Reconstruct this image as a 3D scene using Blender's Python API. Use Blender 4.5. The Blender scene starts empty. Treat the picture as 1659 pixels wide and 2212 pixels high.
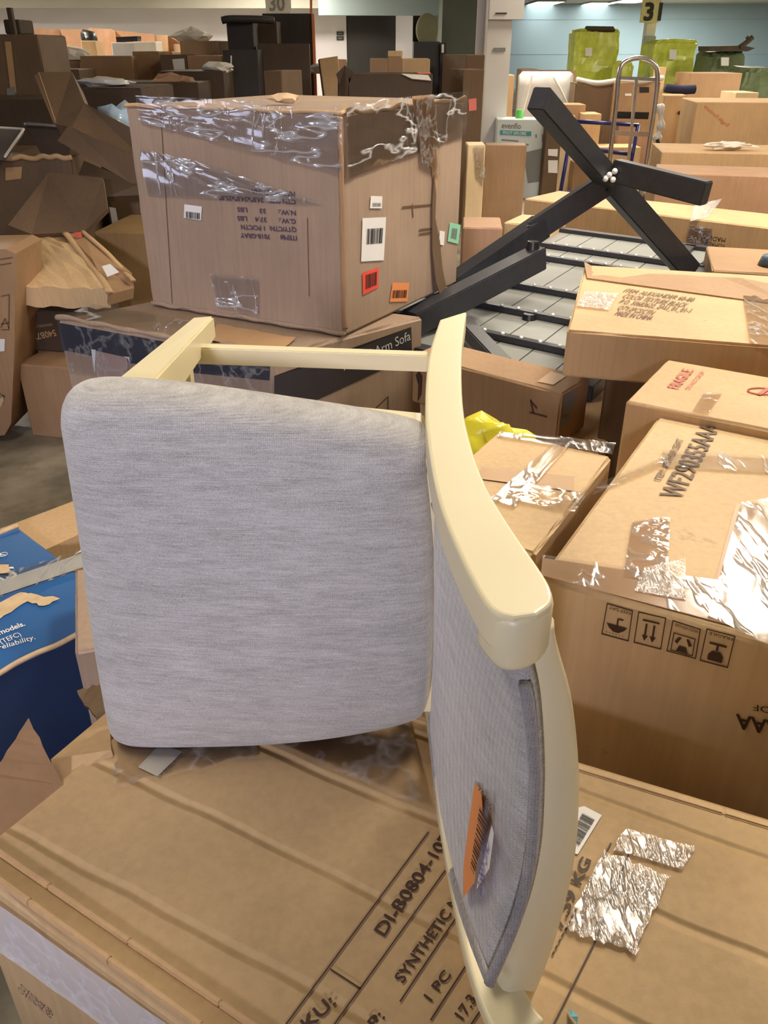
import bpy, bmesh, math, random
from mathutils import Vector as V, Matrix
from mathutils.bvhtree import BVHTree
random.seed(7)
sc = bpy.context.scene
col = sc.collection
# ---------------- camera, world, lights, exposure ----------------
F = 1790.0; TH = math.radians(29.3); CZ = 1.6
cam_d = bpy.data.cameras.new('camera'); cam = bpy.data.objects.new('camera', cam_d); col.objects.link(cam)
cam.location = (0, 0, CZ); cam.rotation_euler = (math.pi/2-TH, 0, 0)
cam_d.sensor_fit = 'VERTICAL'; cam_d.sensor_height = 24; cam_d.lens = 24*F/2212; cam_d.clip_start = .02; cam_d.clip_end = 200
sc.camera = cam
sc.view_settings.view_transform = 'Standard'; sc.view_settings.look = 'None'; sc.view_settings.gamma = 1
sc.view_settings.exposure = 0.2
w = bpy.data.worlds.new('world'); sc.world = w; w.use_nodes = True
w.node_tree.nodes['Background'].inputs[0].default_value = (.85, .9, 1, 1)
w.node_tree.nodes['Background'].inputs[1].default_value = .32
CEIL = 3.4
def area(name, loc, size, power, color, target=None):
    l = bpy.data.lights.new(name, 'AREA'); l.shape = 'RECTANGLE'; l.size, l.size_y = size
    l.energy = power; l.color = color
    o = bpy.data.objects.new(name, l); col.objects.link(o); o.location = loc
    if target is not None:
        o.rotation_euler = (V(target)-V(loc)).to_track_quat('-Z', 'Y').to_euler()
    return o
WARM = (1, .88, .72)
NEAR_LAMPS = [(1.15, 2.45, 50), (2.3, 4.65, 85), (-1.3, 1.3, 16), (3.6, 1.6, 40), (1.0, 6.0, 25), (5.6, 6.5, 55), (2.7, 10.2, 55)]
FAR_LAMPS = [(-6, 13, 300), (-2.5, 16, 160), (2, 13, 150), (7, 12, 260), (12, 16, 300), (8, 22, 200), (-12, 22, 560), (-3, 25, 560)]
COOL_LAMPS = [(10, 30, 220), (18, 38, 380), (12.5, 42, 520), (22, 30, 300)]
for x, y, p in NEAR_LAMPS: area('ceiling_lamp_light', (x, y, CEIL-.09), (.55, 1.15), p, WARM)
for x, y, p in FAR_LAMPS: area('ceiling_lamp_light', (x, y, CEIL-.09), (.55, 1.15), p, (1, .9, .74))
for x, y, p in COOL_LAMPS: area('ceiling_lamp_light', (x, y, CEIL-.09), (.55, 1.15), p, (.92, 1, .98))
sl_ = bpy.data.lights.new('cool_fill_spot', 'SPOT'); sl_.energy = 840; sl_.color = (.86, .83, 1); sl_.spot_size = math.radians(19.5); sl_.spot_blend = .2; sl_.shadow_soft_size = .35  # added unseen cool fill, cone kept narrow so the right cartons stay dark
so_ = bpy.data.objects.new('cool_fill_spot', sl_); col.objects.link(so_); so_.location = (-1.0, -4.6, 2.6); so_.rotation_euler = (V((-.60, 2.4, .86))-V((-1.0, -4.6, 2.6))).to_track_quat('-Z', 'Y').to_euler()

area('film_glint_light', (-14.8, -2.9, 1.25), (2.8, 2.3), 170, (.66, .72, 1), (0, -2.9, 1.25))  # added unseen area light for bluish highlights on the wrapped carton's film
# ---------------- pixel <-> world helpers (photo frame 1659x2212) ----------------
def ray(px, py):
    a = (px-829.5)/F; b = (py-1106)/F
    return V((a, math.cos(TH)-b*math.sin(TH), -math.sin(TH)-b*math.cos(TH)))
C0 = V((0, 0, CZ))
def Pz(px, py, z): d = ray(px, py); return C0+d*((z-CZ)/d.z)
def Py(px, py, Y): d = ray(px, py); return C0+d*(Y/d.y)
def hit(px, py, pl):
    d = ray(px, py); p, n = pl
    return C0+d*((p-C0).dot(n)/d.dot(n))

# ---------------- materials ----------------
def lin(r, g, b): return tuple(((c/255)/12.92 if c/255 <= .04045 else ((c/255+.055)/1.055)**2.4) for c in (r, g, b))+(1,)
class NT:
    def __init__(s, name):
        s.m = bpy.data.materials.new(name); s.m.use_nodes = True; s.t = s.m.node_tree; s.t.nodes.clear()
        s.out = s.n('ShaderNodeOutputMaterial')
    def n(s, typ, **k):
        x = s.t.nodes.new(typ)
        for a, b in k.items():
            if a.startswith('i_'):
                key = a[2:].replace('_', ' ')
                x.inputs[int(key) if key.isdigit() else key].default_value = b
            else: setattr(x, a, b)
        return x
    def l(s, a, b): s.t.links.new(a, b)
    def noise(s, scale, detail=4, rough=.5, vec=None, mapscale=None, rot=None):
        tc = s.n('ShaderNodeTexCoord'); src = tc.outputs['Object']
        if mapscale:
            mp = s.n('ShaderNodeMapping'); mp.inputs['Scale'].default_value = mapscale
            if rot: mp.inputs['Rotation'].default_value = rot
            s.l(src, mp.inputs[0]); src = mp.outputs[0]
        x = s.n('ShaderNodeTexNoise'); x.inputs['Scale'].default_value = scale; x.inputs['Detail'].default_value = detail
        x.inputs['Roughness'].default_value = rough; s.l(src, x.inputs['Vector']); return x.outputs['Fac']
    def ramp(s, fac, stops):
        r = s.n('ShaderNodeValToRGB'); e = r.color_ramp.elements
        e[0].position, e[0].color = stops[0]; e[1].position, e[1].color = stops[-1]
        for p, c in stops[1:-1]: k = e.new(p); k.color = c
        s.l(fac, r.inputs[0]); return r.outputs[0]
    def mix(s, f, a, b, mode='MIX'):
        x = s.n('ShaderNodeMix', data_type='RGBA', blend_type=mode)
        for v, i in ((f, 0), (a, 6), (b, 7)):
            if hasattr(v, 'is_linked') or hasattr(v, 'links'): s.l(v, x.inputs[i])
            else: x.inputs[i].default_value = v
        return x.outputs[2]
    def bump(s, h, strength=.3, dist=.002, nrm=None):
        b = s.n('ShaderNodeBump'); b.inputs['Strength'].default_value = strength; b.inputs['Distance'].default_value = dist
        s.l(h, b.inputs['Height'])
        if nrm: s.l(nrm, b.inputs['Normal'])
        return b.outputs[0]
    def pr(s, colr, rough=.6, nrm=None, **k):
        p = s.n('ShaderNodeBsdfPrincipled')
        if hasattr(colr, 'links'): s.l(colr, p.inputs['Base Color'])
        else: p.inputs['Base Color'].default_value = colr
        if hasattr(rough, 'links'): s.l(rough, p.inputs['Roughness'])
        else: p.inputs['Roughness'].default_value = rough
        if nrm: s.l(nrm, p.inputs['Normal'])
        for a, b in k.items(): p.inputs[a.replace('_', ' ')].default_value = b
        s.l(p.outputs[0], s.out.inputs[0]); return p
def sc4(c, k): return (c[0]*k, c[1]*k, c[2]*k, 1)
def cardboard(name, rgb, groove=None, rough=.62):
    t = NT(name); c = lin(*rgb)
    a = t.ramp(t.noise(2.3, 5, .6), [(.3, sc4(c, .80)), (.7, sc4(c, 1.12))])
    st = t.noise(90, 2, .5, mapscale=(1, 1, .05))
    a = t.mix(.25, a, t.ramp(st, [(.3, sc4(c, .72)), (.7, sc4(c, 1.15))]))
    fi = t.noise(420, 2)
    sc_ = t.ramp(t.noise(9, 6, .75), [(.66, (1, 1, 1, 1)), (.74, (.78, .72, .68, 1))])
    a = t.mix(1, a, sc_, 'MULTIPLY')
    nb = t.bump(t.noise(5, 3), .25, .02)
    nb = t.bump(fi, .15, .0006, nb)
    if groove:   # pressed-in score lines: list of (offset, angle)
        tc = t.n('ShaderNodeTexCoord'); sp = t.n('ShaderNodeVectorRotate', rotation_type='Z_AXIS'); sp.inputs['Angle'].default_value = -groove[0]
        t.l(tc.outputs['Object'], sp.inputs[0]); sx = t.n('ShaderNodeSeparateXYZ'); t.l(sp.outputs[0], sx.inputs[0])
        wob = t.noise(3, 3); ad = t.n('ShaderNodeMath', operation='MULTIPLY_ADD'); t.l(wob, ad.inputs[0]); ad.inputs[1].default_value = .03; t.l(sx.outputs[1], ad.inputs[2])
        d = t.n('ShaderNodeMath', operation='PINGPONG'); d.inputs[1].default_value = groove[1]; t.l(ad.outputs[0], d.inputs[0])
        r = t.n('ShaderNodeMapRange', interpolation_type='SMOOTHSTEP'); r.inputs['From Min'].default_value = 0; r.inputs['From Max'].default_value = .009; t.l(d.outputs[0], r.inputs[0])
        nb = t.bump(r.outputs[0], .55, .006, nb)
    t.pr(a, rough, nb, Specular_IOR_Level=.35); return t.m
CB = {k: cardboard('cardboard_'+k, v) for k, v in dict(
    tan=(204, 169, 126), light=(216, 184, 140), brown=(168, 134, 100), grey=(168, 145, 124), dark=(112, 90, 68),
    deep=(78, 62, 48), red=(178, 140, 110), pale=(226, 200, 160), black=(62, 56, 54), olive=(140, 112, 72)).items()}
CB['scored'] = cardboard('cardboard_scored', (200, 169, 124), groove=(math.radians(-28), .062))
def plain(name, rgb, rough=.5, var=.06, nscale=8, **k):
    t = NT(name); c = lin(*rgb)
    a = t.ramp(t.noise(nscale, 4), [(.3, sc4(c, 1-var)), (.7, sc4(c, 1+var))])
    t.pr(a, rough, None, **k); return t.m
def metal(name, rgb, rough=.35, m=1.0):
    t = NT(name); c = lin(*rgb)
    a = t.ramp(t.noise(30, 3), [(.3, sc4(c, .9)), (.7, sc4(c, 1.08))]); t.pr(a, rough, None, Metallic=m); return t.m
def film(name, strength=.5, scale=8, stretch=(1, 1, 1), fac=.0, tint=(.985, .98, .975, 1), rough=.09, haze=.02, ior=1.5, ridge=.16, width=.018, patches=True):
    """clear plastic film: sharp Fresnel gloss, narrow whitish creases"""
    t = NT(name)
    def ridges(sc_, rot, st):
        n1 = t.noise(sc_, 3, .55, mapscale=st, rot=rot)
        return t.ramp(n1, [(.5-width*2.2, (0, 0, 0, 1)), (.5-width*.4, (.7, .7, .7, 1)), (.5, (1, 1, 1, 1)), (.5+width*.4, (.7, .7, .7, 1)), (.5+width*2.2, (0, 0, 0, 1))])
    r1 = ridges(scale, (.3, .5, .4), stretch); r2 = ridges(scale*1.9, (.9, .2, 1.3), (stretch[2], stretch[1], stretch[0]))
    big = t.noise(scale*.7, 2)
    mask = t.ramp(big, [(.45, (0, 0, 0, 1)), (.6, (1, 1, 1, 1))])
    rr = t.mix(mask, r1, r2, 'ADD') if patches else r1
    hgt = t.mix(.5, rr, t.noise(scale*1.4, 3, .5))
    nb = t.bump(hgt, strength, .008)
    g = t.n('ShaderNodeBsdfGlossy'); g.inputs['Roughness'].default_value = rough; t.l(nb, g.inputs['Normal'])
    d = t.n('ShaderNodeBsdfDiffuse'); d.inputs[0].default_value = (.9, .9, .92, 1)
    tr = t.n('ShaderNodeBsdfTransparent'); tr.inputs[0].default_value = tint
    fr = t.n('ShaderNodeFresnel'); fr.inputs[0].default_value = ior
    m0 = t.n('ShaderNodeMath', operation='ADD', use_clamp=True); m0.inputs[1].default_value = fac; t.l(fr.outputs[0], m0.inputs[0])
    m1 = t.n('ShaderNodeMath', operation='MULTIPLY_ADD', use_clamp=True); t.l(rr, m1.inputs[0]); m1.inputs[1].default_value = ridge*1.2; t.l(m0.outputs[0], m1.inputs[2])
    mm = t.n('ShaderNodeMixShader'); t.l(m1.outputs[0], mm.inputs[0]); t.l(tr.outputs[0], mm.inputs[1]); t.l(g.outputs[0], mm.inputs[2])
    m2 = t.n('ShaderNodeMixShader'); h = t.n('ShaderNodeMath', operation='MULTIPLY_ADD', use_clamp=True); t.l(rr, h.inputs[0]); h.inputs[1].default_value = ridge; h.inputs[2].default_value = haze
    t.l(h.outputs[0], m2.inputs[0]); t.l(mm.outputs[0], m2.inputs[1]); t.l(d.outputs[0], m2.inputs[2])
    t.l(m2.outputs[0], t.out.inputs[0]); return t.m
def fabric(name, rgb1, rgb2, scale=1.0):
    t = NT(name)
    a = t.noise(22*scale, 6, .65, mapscale=(.7, .7, 4))
    b = t.noise(120*scale, 4, .7, mapscale=(.3, .3, 5))
    cc = t.noise(900*scale, 2)
    base = t.ramp(a, [(.32, lin(*rgb1)), (.68, lin(*rgb2))])
    base = t.mix(.45, base, t.ramp(b, [(.35, lin(*[x*.86 for x in rgb1])), (.66, lin(*[min(255, x*1.06) for x in rgb2]))]))
    base = t.mix(.25, base, t.ramp(cc, [(.35, lin(90, 86, 84)), (.62, lin(232, 228, 222))]))
    tc = t.n('ShaderNodeTexCoord')
    ws = []
    for ax in ('X', 'Z'):
        wv = t.n('ShaderNodeTexWave', bands_direction=ax); wv.inputs['Scale'].default_value = 130; wv.inputs['Distortion'].default_value = .7
        wv.inputs['Detail'].default_value = 1; t.l(tc.outputs['Object'], wv.inputs['Vector']); ws.append(wv.outputs['Fac'])
    mx = t.n('ShaderNodeMath', operation='MULTIPLY'); t.l(ws[0], mx.inputs[0]); t.l(ws[1], mx.inputs[1])
    base = t.mix(mx.outputs[0], base, t.mix(.22, base, (.8, .78, .76, 1)))
    nb = t.bump(mx.outputs[0], .5, .0012)
    t.pr(base, .92, nb, Specular_IOR_Level=.15, Sheen_Weight=.25); return t.m
M = {
 'fabric': fabric('grey_woven_fabric', (148, 144, 138), (202, 199, 194)),
 'fabric2': fabric('grey_woven_fabric_shadow', (138, 133, 130), (192, 189, 188)),
 'piping': fabric('grey_piping', (120, 114, 112), (158, 152, 150), 1.5),
 'cream': plain('cream_painted_wood', (236, 224, 184), .38, .035, 5, Coat_Weight=.15),
 'frame': metal('black_powder_coated_metal', (66, 66, 72), .42, .35),
 'slat': plain('frosted_grey_slat', (138, 140, 136), .5, .07, 6),
 'screw': plain('screw_metal', (250, 250, 248), .3),
 'white': plain('white_label', (236, 234, 230), .5, .02), 'ink': plain('black_ink', (58, 44, 38), .55, .15, 60),
 'inkv': plain('violet_ink', (86, 66, 84), .6, .2, 60), 'inkbr': plain('brown_ink', (104, 78, 52), .6, .2, 40),
 'inkred': plain('red_ink', (196, 92, 72), .6, .2, 40), 'inkdk': plain('dark_brown_ink', (66, 40, 26), .6, .2, 40),
 'red': plain('red_label', (236, 84, 66), .5), 'orange': plain('orange_label', (240, 152, 88), .5),
 'green': plain('green_label', (148, 214, 176), .5), 'navy': plain('navy_print', (40, 44, 62), .35, .12, 10),
 'dkband': plain('dark_grey_print', (58, 54, 56), .45, .1, 10), 'lav': plain('tan_patch', (178, 152, 140), .5),
 'tape': plain('tan_packing_tape', (188, 150, 108), .42, .05, 12),
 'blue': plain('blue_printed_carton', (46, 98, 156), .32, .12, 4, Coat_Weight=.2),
 'blueshade': plain('blue_carton_shaded', (34, 56, 92), .4, .1, 4), 'torn': plain('torn_paper', (206, 178, 140), .8, .15, 30),
 'wallw': plain('white_painted_wall', (222, 220, 226), .7, .03, .6), 'wallg': plain('pale_blue_grey_wall', (146, 162, 166), .7, .04, .5),
 'wallgreen': plain('dark_green_grey_wall', (96, 104, 96), .7, .05, 1), 'doorblk': plain('black_door', (34, 32, 30), .6, .08, 3),
 'ceil': plain('ceiling_panel', (160, 158, 148), .8, .05, .8), 'pillar': plain('white_pillar_paint', (214, 210, 206), .6, .04, 2),
 'signy': plain('yellow_sign', (214, 204, 150), .5), 'signink': plain('sign_black', (36, 34, 30), .5),
 'yellow': plain('yellow_green_stretch_wrap', (208, 218, 92), .25, .16, 6), 'yellow2': plain('yellow_plastic_bag', (222, 212, 60), .22, .14, 14),
 'darkjunk': plain('dark_branchy_board', (74, 62, 48), .7, .2, 14), 'darkgreen': plain('dark_green_wrap', (92, 106, 72), .5, .2, 8),
 'alu': metal('brushed_aluminium', (208, 208, 212), .28), 'bluetube': plain('blue_painted_tube', (40, 44, 112), .3),
 'plasticw': plain('milky_plastic_wrap', (208, 206, 204), .3, .07, 5, Coat_Weight=.4), 'teal': plain('teal_print', (60, 150, 150), .5),
 'evn': plain('white_carton', (206, 214, 212), .5, .04, 3), 'greyink': plain('grey_ink', (130, 132, 128), .6),
 'black': plain('black_plastic', (28, 28, 30), .4), 'paper': plain('white_paper', (232, 226, 214), .7, .05, 8),
 'pink': plain('pink_paper', (232, 130, 118), .6), 'navycloth': plain('navy_cloth', (44, 48, 78), .9), 'ltblue': plain('pale_blue_plastic', (176, 200, 216), .25, .12, 12, Coat_Weight=.4),
 'limegreen': plain('lime_green_plastic', (90, 200, 90), .4), 'rust': plain('orange_edge', (224, 132, 84), .5),
 'filmglare': film('tape_painted_glare', .1, 9, (1, 1, 1), .0, haze=.42, ridge=.12),  # strong white haze paints glare into the tape
 'film': film('stretch_film', .5, 4, (.6, .6, 2.4), .03, ridge=.42, width=.010), 'film2': film('clear_tape', .12, 9, (1, 1, 1), .0, haze=.015, ridge=.12),
 'film3': film('wide_wrap_film', .16, 6, (2.6, .6, 1), .05, ridge=.28, width=.012, rough=.12),
 'filmb': film('bright_clear_tape', .2, 42, (1.6, .4, 1), .03, haze=.05, rough=.2, ridge=.12, width=.03),
}
def conc():
    t = NT('concrete_floor')
    a = t.ramp(t.noise(1.4, 6, .6), [(.38, lin(104, 98, 84)), (.56, lin(168, 156, 136)), (.75, lin(196, 186, 166))])
    b = t.ramp(t.noise(5, 6, .7), [(.55, (1, 1, 1, 1)), (.7, (.7, .68, .62, 1))])
    t.pr(t.mix(1, a, b, 'MULTIPLY'), .55, t.bump(t.noise(40, 4), .2, .003)); return t.m
M['conc'] = conc()
def emis(name, rgb, s):
    t = NT(name); e = t.n('ShaderNodeEmission'); e.inputs[0].default_value = rgb; e.inputs[1].default_value = s; t.l(e.outputs[0], t.out.inputs[0]); return t.m
M['lampw'] = emis('lamp_diffuser_warm', (1, .9, .74, 1), 6); M['lampc'] = emis('lamp_diffuser_cool', (.95, 1, .98, 1), 6)

# ---------------- object helpers ----------------
def thing(name, label, cat, loc=(0, 0, 0), group=None):
    o = bpy.data.objects.new(name, None); col.objects.link(o); o.location = loc; o.empty_display_size = .1
    o['label'] = label; o['category'] = cat
    if group: o['group'] = group
    return o
def link_mesh(name, bm, mat, parent=None, smooth=False):
    off = V(parent_loc(parent)) if parent else V((0, 0, 0))
    for v in bm.verts: v.co -= off
    me = bpy.data.meshes.new(name); bm.normal_update(); bm.to_mesh(me); bm.free()
    for m in (mat if isinstance(mat, list) else [mat]): me.materials.append(m)
    if smooth:
        for p in me.polygons: p.use_smooth = True
    o = bpy.data.objects.new(name, me); col.objects.link(o)
    if parent: o.parent = parent
    return o
def parent_loc(p):
    l = V((0, 0, 0))
    while p is not None: l += V(p.location); p = p.parent
    return l
def struct(name, bm, mat):
    o = link_mesh(name, bm, mat); o['kind'] = 'structure'; return o
def tag(o, label, cat, group=None):
    o['label'] = label; o['category'] = cat
    if group: o['group'] = group
    return o
def axis(L, n, r=.006):
    r = min(r, L*.2)
    return [0]+[r+(L-2*r)*i/n for i in range(n+1)]+[L]
def box_bm(bm, O, ux, uy, uz, L, n=(8, 8, 8), dent=.0, r=.006, sag=0, bulge=0):
    A = [axis(L[i], n[i], r) for i in range(3)]; vd = {}; N = [len(a)-1 for a in A]
    hr = random.random()*100
    def vert(i, j, k):
        if (i, j, k) in vd: return vd[i, j, k]
        p = [A[0][i], A[1][j], A[2][k]]; ext = [q in (0, N[a]) for a, q in enumerate((i, j, k))]
        if sum(ext) >= 2:
            amt = r*(.32 if sum(ext) == 2 else .45)+ (random.random()*dent if sum(ext) == 2 else random.random()*dent*1.5)
            for a in range(3):
                if ext[a]: p[a] += amt if p[a] == 0 else -amt
        near = min(min(p[a]/L[a], 1-p[a]/L[a]) for a in range(3) if not ext[a]) if sum(ext) == 1 else 0
        if sum(ext) == 1 and bulge:
            for a in range(3):
                if ext[a]: p[a] += (-1 if p[a] == 0 else 1)*bulge*math.sin(math.pi*min(.5, near))
        v = bm.verts.new(O+ux*p[0]+uy*p[1]+uz*p[2]); vd[i, j, k] = v; return v
    for a in range(3):
        b, c = [(1, 2), (0, 2), (0, 1)][a]
        for side in (0, N[a]):
            for p in range(N[b]):
                for q in range(N[c]):
                    def idx(x, y):
                        t = [0, 0, 0]; t[a] = side; t[b] = x; t[c] = y; return tuple(t)
                    f = [vert(*idx(p, q)), vert(*idx(p+1, q)), vert(*idx(p+1, q+1)), vert(*idx(p, q+1))]
                    flip = (side == 0) != (a == 1)
                    try: bm.faces.new(f[::-1] if flip else f)
                    except ValueError: pass
    bmesh.ops.recalc_face_normals(bm, faces=bm.faces)
Z = V((0, 0, 1))
def carton_w(label, O, ux, uy, lx, ly, z0, z1, mat, cat='box', name='carton', dent=.003, group=None, uz=None, seam=None, r=.006, n=(8, 8, 8), bulge=0, tapemat='tape'):
    O = V((O[0], O[1], z0)) if uz is None else V(O)
    uz = uz or Z; H = z1-z0
    root = thing(name, label, cat, O, group)
    bm = bmesh.new(); box_bm(bm, O, ux, uy, uz, (lx, ly, H), n, dent, r, bulge=bulge)
    mat = CB[mat] if isinstance(mat, str) and mat in CB else (M[mat] if isinstance(mat, str) else mat)
    body = link_mesh('carton_body', bm, mat, root)
    T = O+uz*H; nx = uy.cross(uz).normalized(); ny = uz.cross(ux).normalized()
    if nx.dot(ux) > 0: nx = -nx
    if ny.dot(uy) > 0: ny = -ny
    d = dict(root=root, body=body, top=(T+uz*.0012, uz), x0=(O+nx*.0012, nx), y0=(O+ny*.0012, ny), x1=(O+ux*lx-nx*.0012, -nx), O=O, ux=ux, uy=uy, uz=uz, L=(lx, ly, H))
    if seam:
        a, b, la, lb = (ux, uy, lx, ly) if seam == 'x' else (uy, ux, ly, lx)
        bm = bmesh.new(); wv = .03
        c = O+b*lb/2
        e = .0015
        prof = [(c-b*wv, c+b*wv)]
        q = [c-a*e-b*wv+uz*(H-.09), c-a*e+b*wv+uz*(H-.09), c-a*e+b*wv+uz*(H+e), c-a*e-b*wv+uz*(H+e),
             c+a*(la+e)-b*wv+uz*(H+e), c+a*(la+e)+b*wv+uz*(H+e), c+a*(la+e)+b*wv+uz*(H-.09), c+a*(la+e)-b*wv+uz*(H-.09)]
        vs = [bm.verts.new(p) for p in q]
        for f in ((0, 1, 2, 3), (3, 2, 5, 4), (4, 5, 6, 7)): bm.faces.new([vs[i] for i in f])
        d['tape'] = link_mesh('tape_strip', bm, M[tapemat], root)
    return d
def carton(label, N, L, R, z1, z0, mat, exact=False, lenL=None, lenR=None, zp=None, **k):
    n, l, r = [Pz(*q, zp or z1) for q in (N, L, R)]
    uy = (l-n); ly = lenL or uy.length; uy.normalize()
    v = r-n
    if exact: ux = v.normalized(); lx = lenR or v.length
    else:
        ux = V((uy.y, -uy.x, 0)); 
        if ux.dot(v) < 0: ux = -ux
        lx = lenR or v.dot(ux)
    return carton_w(label, n, ux, uy, lx, ly, z0, z1, mat, **k)
def bgbox(label, x0, x1, ytop, D, depth, mat, z0=0, yaw=0, ybot=None, **k):
    a = Py(x0, ytop, D); b = Py(x1, ytop, D); z1 = (a.z+b.z)/2
    if ybot: z0 = Py((x0+x1)/2, ybot, D).z
    c = (a+b)/2; wd = (b-a).length; yw = math.radians(yaw)
    ux = V((math.cos(yw), math.sin(yw), 0)); uy = V((-math.sin(yw), math.cos(yw), 0))
    O = c-ux*wd/2
    k.setdefault('n', (2, 2, 2))
    d = carton_w(label, O, ux, uy, wd, depth, z0, z1, mat, **k); d['z1'] = z1; return d
def poly(parent, name, pts, mat, off=0, n=None, label=None, thick=0):
    """thin printed patch or sheet from world points"""
    bm = bmesh.new()
    vs = [bm.verts.new(p+(n*off if n else V((0, 0, 0)))) for p in pts]; f = bm.faces.new(vs)
    if thick:
        nn = n or f.normal
        f.normal_update(); nn = n if n else f.normal
        e = bmesh.ops.extrude_face_region(bm, geom=[f])
        bmesh.ops.translate(bm, verts=[v for v in e['geom'] if isinstance(v, bmesh.types.BMVert)], vec=nn*thick)
    bmesh.ops.triangulate(bm, faces=[g for g in bm.faces if len(g.verts) > 4])
    if thick: bmesh.ops.recalc_face_normals(bm, faces=bm.faces)
    o = link_mesh(name, bm, M[mat] if isinstance(mat, str) and mat in M else (CB[mat] if isinstance(mat, str) else mat), parent)
    if label: o['label'] = label
    return o
def patch(parent, name, pl, pxs, mat, off=.0008, label=None):
    return poly(parent, name, [hit(x, y, pl) for x, y in pxs], mat, off, pl[1], label)
def gridpatch(parent, name, pl, q, mat, off=.002, nx=12, ny=12, amp=.0, label=None, ragged=.0):
    """subdivided sheet on a plane from four pixel corners"""
    c = [hit(x, y, pl) for x, y in q]; bm = bmesh.new(); g = []
    for j in range(ny+1):
        row = []
        for i in range(nx+1):
            u, v = i/nx, j/ny
            p = (c[0]*(1-u)+c[1]*u)*(1-v)+(c[3]*(1-u)+c[2]*u)*v
            if ragged and (i in (0, nx) or j in (0, ny)): p = p+(((c[1]-c[0])*random.uniform(-1, 1)+(c[3]-c[0])*random.uniform(-1, 1))*ragged)
            row.append(bm.verts.new(p+pl[1]*(off+random.random()*amp)))
        g.append(row)
    for j in range(ny):
        for i in range(nx): bm.faces.new((g[j][i], g[j][i+1], g[j+1][i+1], g[j+1][i]))
    bm.normal_update()
    if bm.faces[:][0].normal.dot(pl[1]) < 0: bmesh.ops.reverse_faces(bm, faces=bm.faces[:])
    o = link_mesh(name, bm, M[mat], parent, True)
    if label: o['label'] = label
    return o
def lines(parent, name, pl, segs, mat, wpx=3, off=.001):
    bm = bmesh.new()
    for (x0, y0, x1, y1) in segs:
        a, b = hit(x0, y0, pl), hit(x1, y1, pl); d = (b-a).normalized(); s = pl[1].cross(d)
        ww = wpx*.5*a.length/F if isinstance(wpx, (int, float)) else .001
        q = [a-s*ww, b-s*ww, b+s*ww, a+s*ww]; bm.faces.new([bm.verts.new(p+pl[1]*off) for p in q])
    return link_mesh(name, bm, M[mat], parent)
def text_mesh(txt):
    cu = bpy.data.curves.new('t', 'FONT'); cu.body = txt; cu.size = 1; cu.resolution_u = 3
    o = bpy.data.objects.new('t', cu); col.objects.link(o)
    bpy.context.view_layer.update()
    me = bpy.data.meshes.new_from_object(o.evaluated_get(bpy.context.evaluated_depsgraph_get()))
    bpy.data.objects.remove(o); return me
def text(parent, name, pl, txt, p0, p1, cap, mat, off=.0012, label=None, bold=.0, mirror=False):
    """lettering printed on plane: baseline p0->p1 (pixels), cap = pixel of the cap height above p0"""
    a, b, c = hit(*p0, pl), hit(*p1, pl), hit(*cap, pl)
    return textw(parent, name, a, b, c, pl[1], txt, mat, off, label, bold)
def textw(parent, name, a, b, c, n, txt, mat, off=.0012, label=None, bold=0):
    me = text_mesh(txt); xs = [v.co.x for v in me.vertices]; x0, x1 = min(xs), max(xs)
    U = (b-a)/(x1-x0); Vv = (c-a)-(b-a).normalized()*((c-a).dot((b-a).normalized())); Vv = Vv/.70
    bm = bmesh.new(); bm.from_mesh(me)
    for v in bm.verts: x, y = v.co.x, v.co.y; v.co = a+U*(x-x0)+Vv*y+n*off
    if bold:
        u = U.normalized(); g = bm.verts[:]+bm.edges[:]+bm.faces[:]
        for dx, dy in ((bold, 0), (0, bold), (bold, bold)):
            e = bmesh.ops.duplicate(bm, geom=g)
            bmesh.ops.translate(bm, verts=[x for x in e['geom'] if isinstance(x, bmesh.types.BMVert)], vec=u*dx+Vv.normalized()*dy+n*.00004*(dx+2*dy)/bold)
    bmesh.ops.recalc_face_normals(bm, faces=bm.faces)
    o = link_mesh(name, bm, M[mat], parent); bpy.data.meshes.remove(me)
    if label: o['label'] = label
    return o
def barcode(parent, pl, q, mat='signink', n=22, off=.0016):
    c = [hit(x, y, pl) for x, y in q]; bm = bmesh.new(); x = 0; rnd = random.Random(3)
    while x < 1:
        wv = rnd.choice([.015, .03, .045]); x2 = min(1, x+wv)
        f = lambda u, v: (c[0]*(1-u)+c[1]*u)*(1-v)+(c[3]*(1-u)+c[2]*u)*v+pl[1]*off
        bm.faces.new([bm.verts.new(p) for p in (f(x, 0), f(x2, 0), f(x2, 1), f(x, 1))]); x = x2+rnd.choice([.015, .03, .04])
    return link_mesh('barcode', bm, M[mat], parent)
def slab(pts, thick, bm=None, rev=1):
    """thick panel from (px,py,Y) corners, thickness going away from the camera"""
    own = bm is None; bm = bm or bmesh.new()
    P = [Py(*p) for p in pts]; n = V((0, 0, 0))
    for i in range(len(P)): n += P[i].cross(P[(i+1) % len(P)])
    n.normalize()
    if n.dot(P[0]-C0) < 0: n = -n
    a = [bm.verts.new(p) for p in P]; b = [bm.verts.new(p+n*thick*rev) for p in P]
    fs = [bm.faces.new(a), bm.faces.new(b[::-1])]
    for i in range(len(P)): fs.append(bm.faces.new((a[i], b[i], b[(i+1) % len(P)], a[(i+1) % len(P)])))
    bmesh.ops.triangulate(bm, faces=[f for f in fs if len(f.verts) > 4])
    bmesh.ops.recalc_face_normals(bm, faces=bm.faces); return bm
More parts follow.
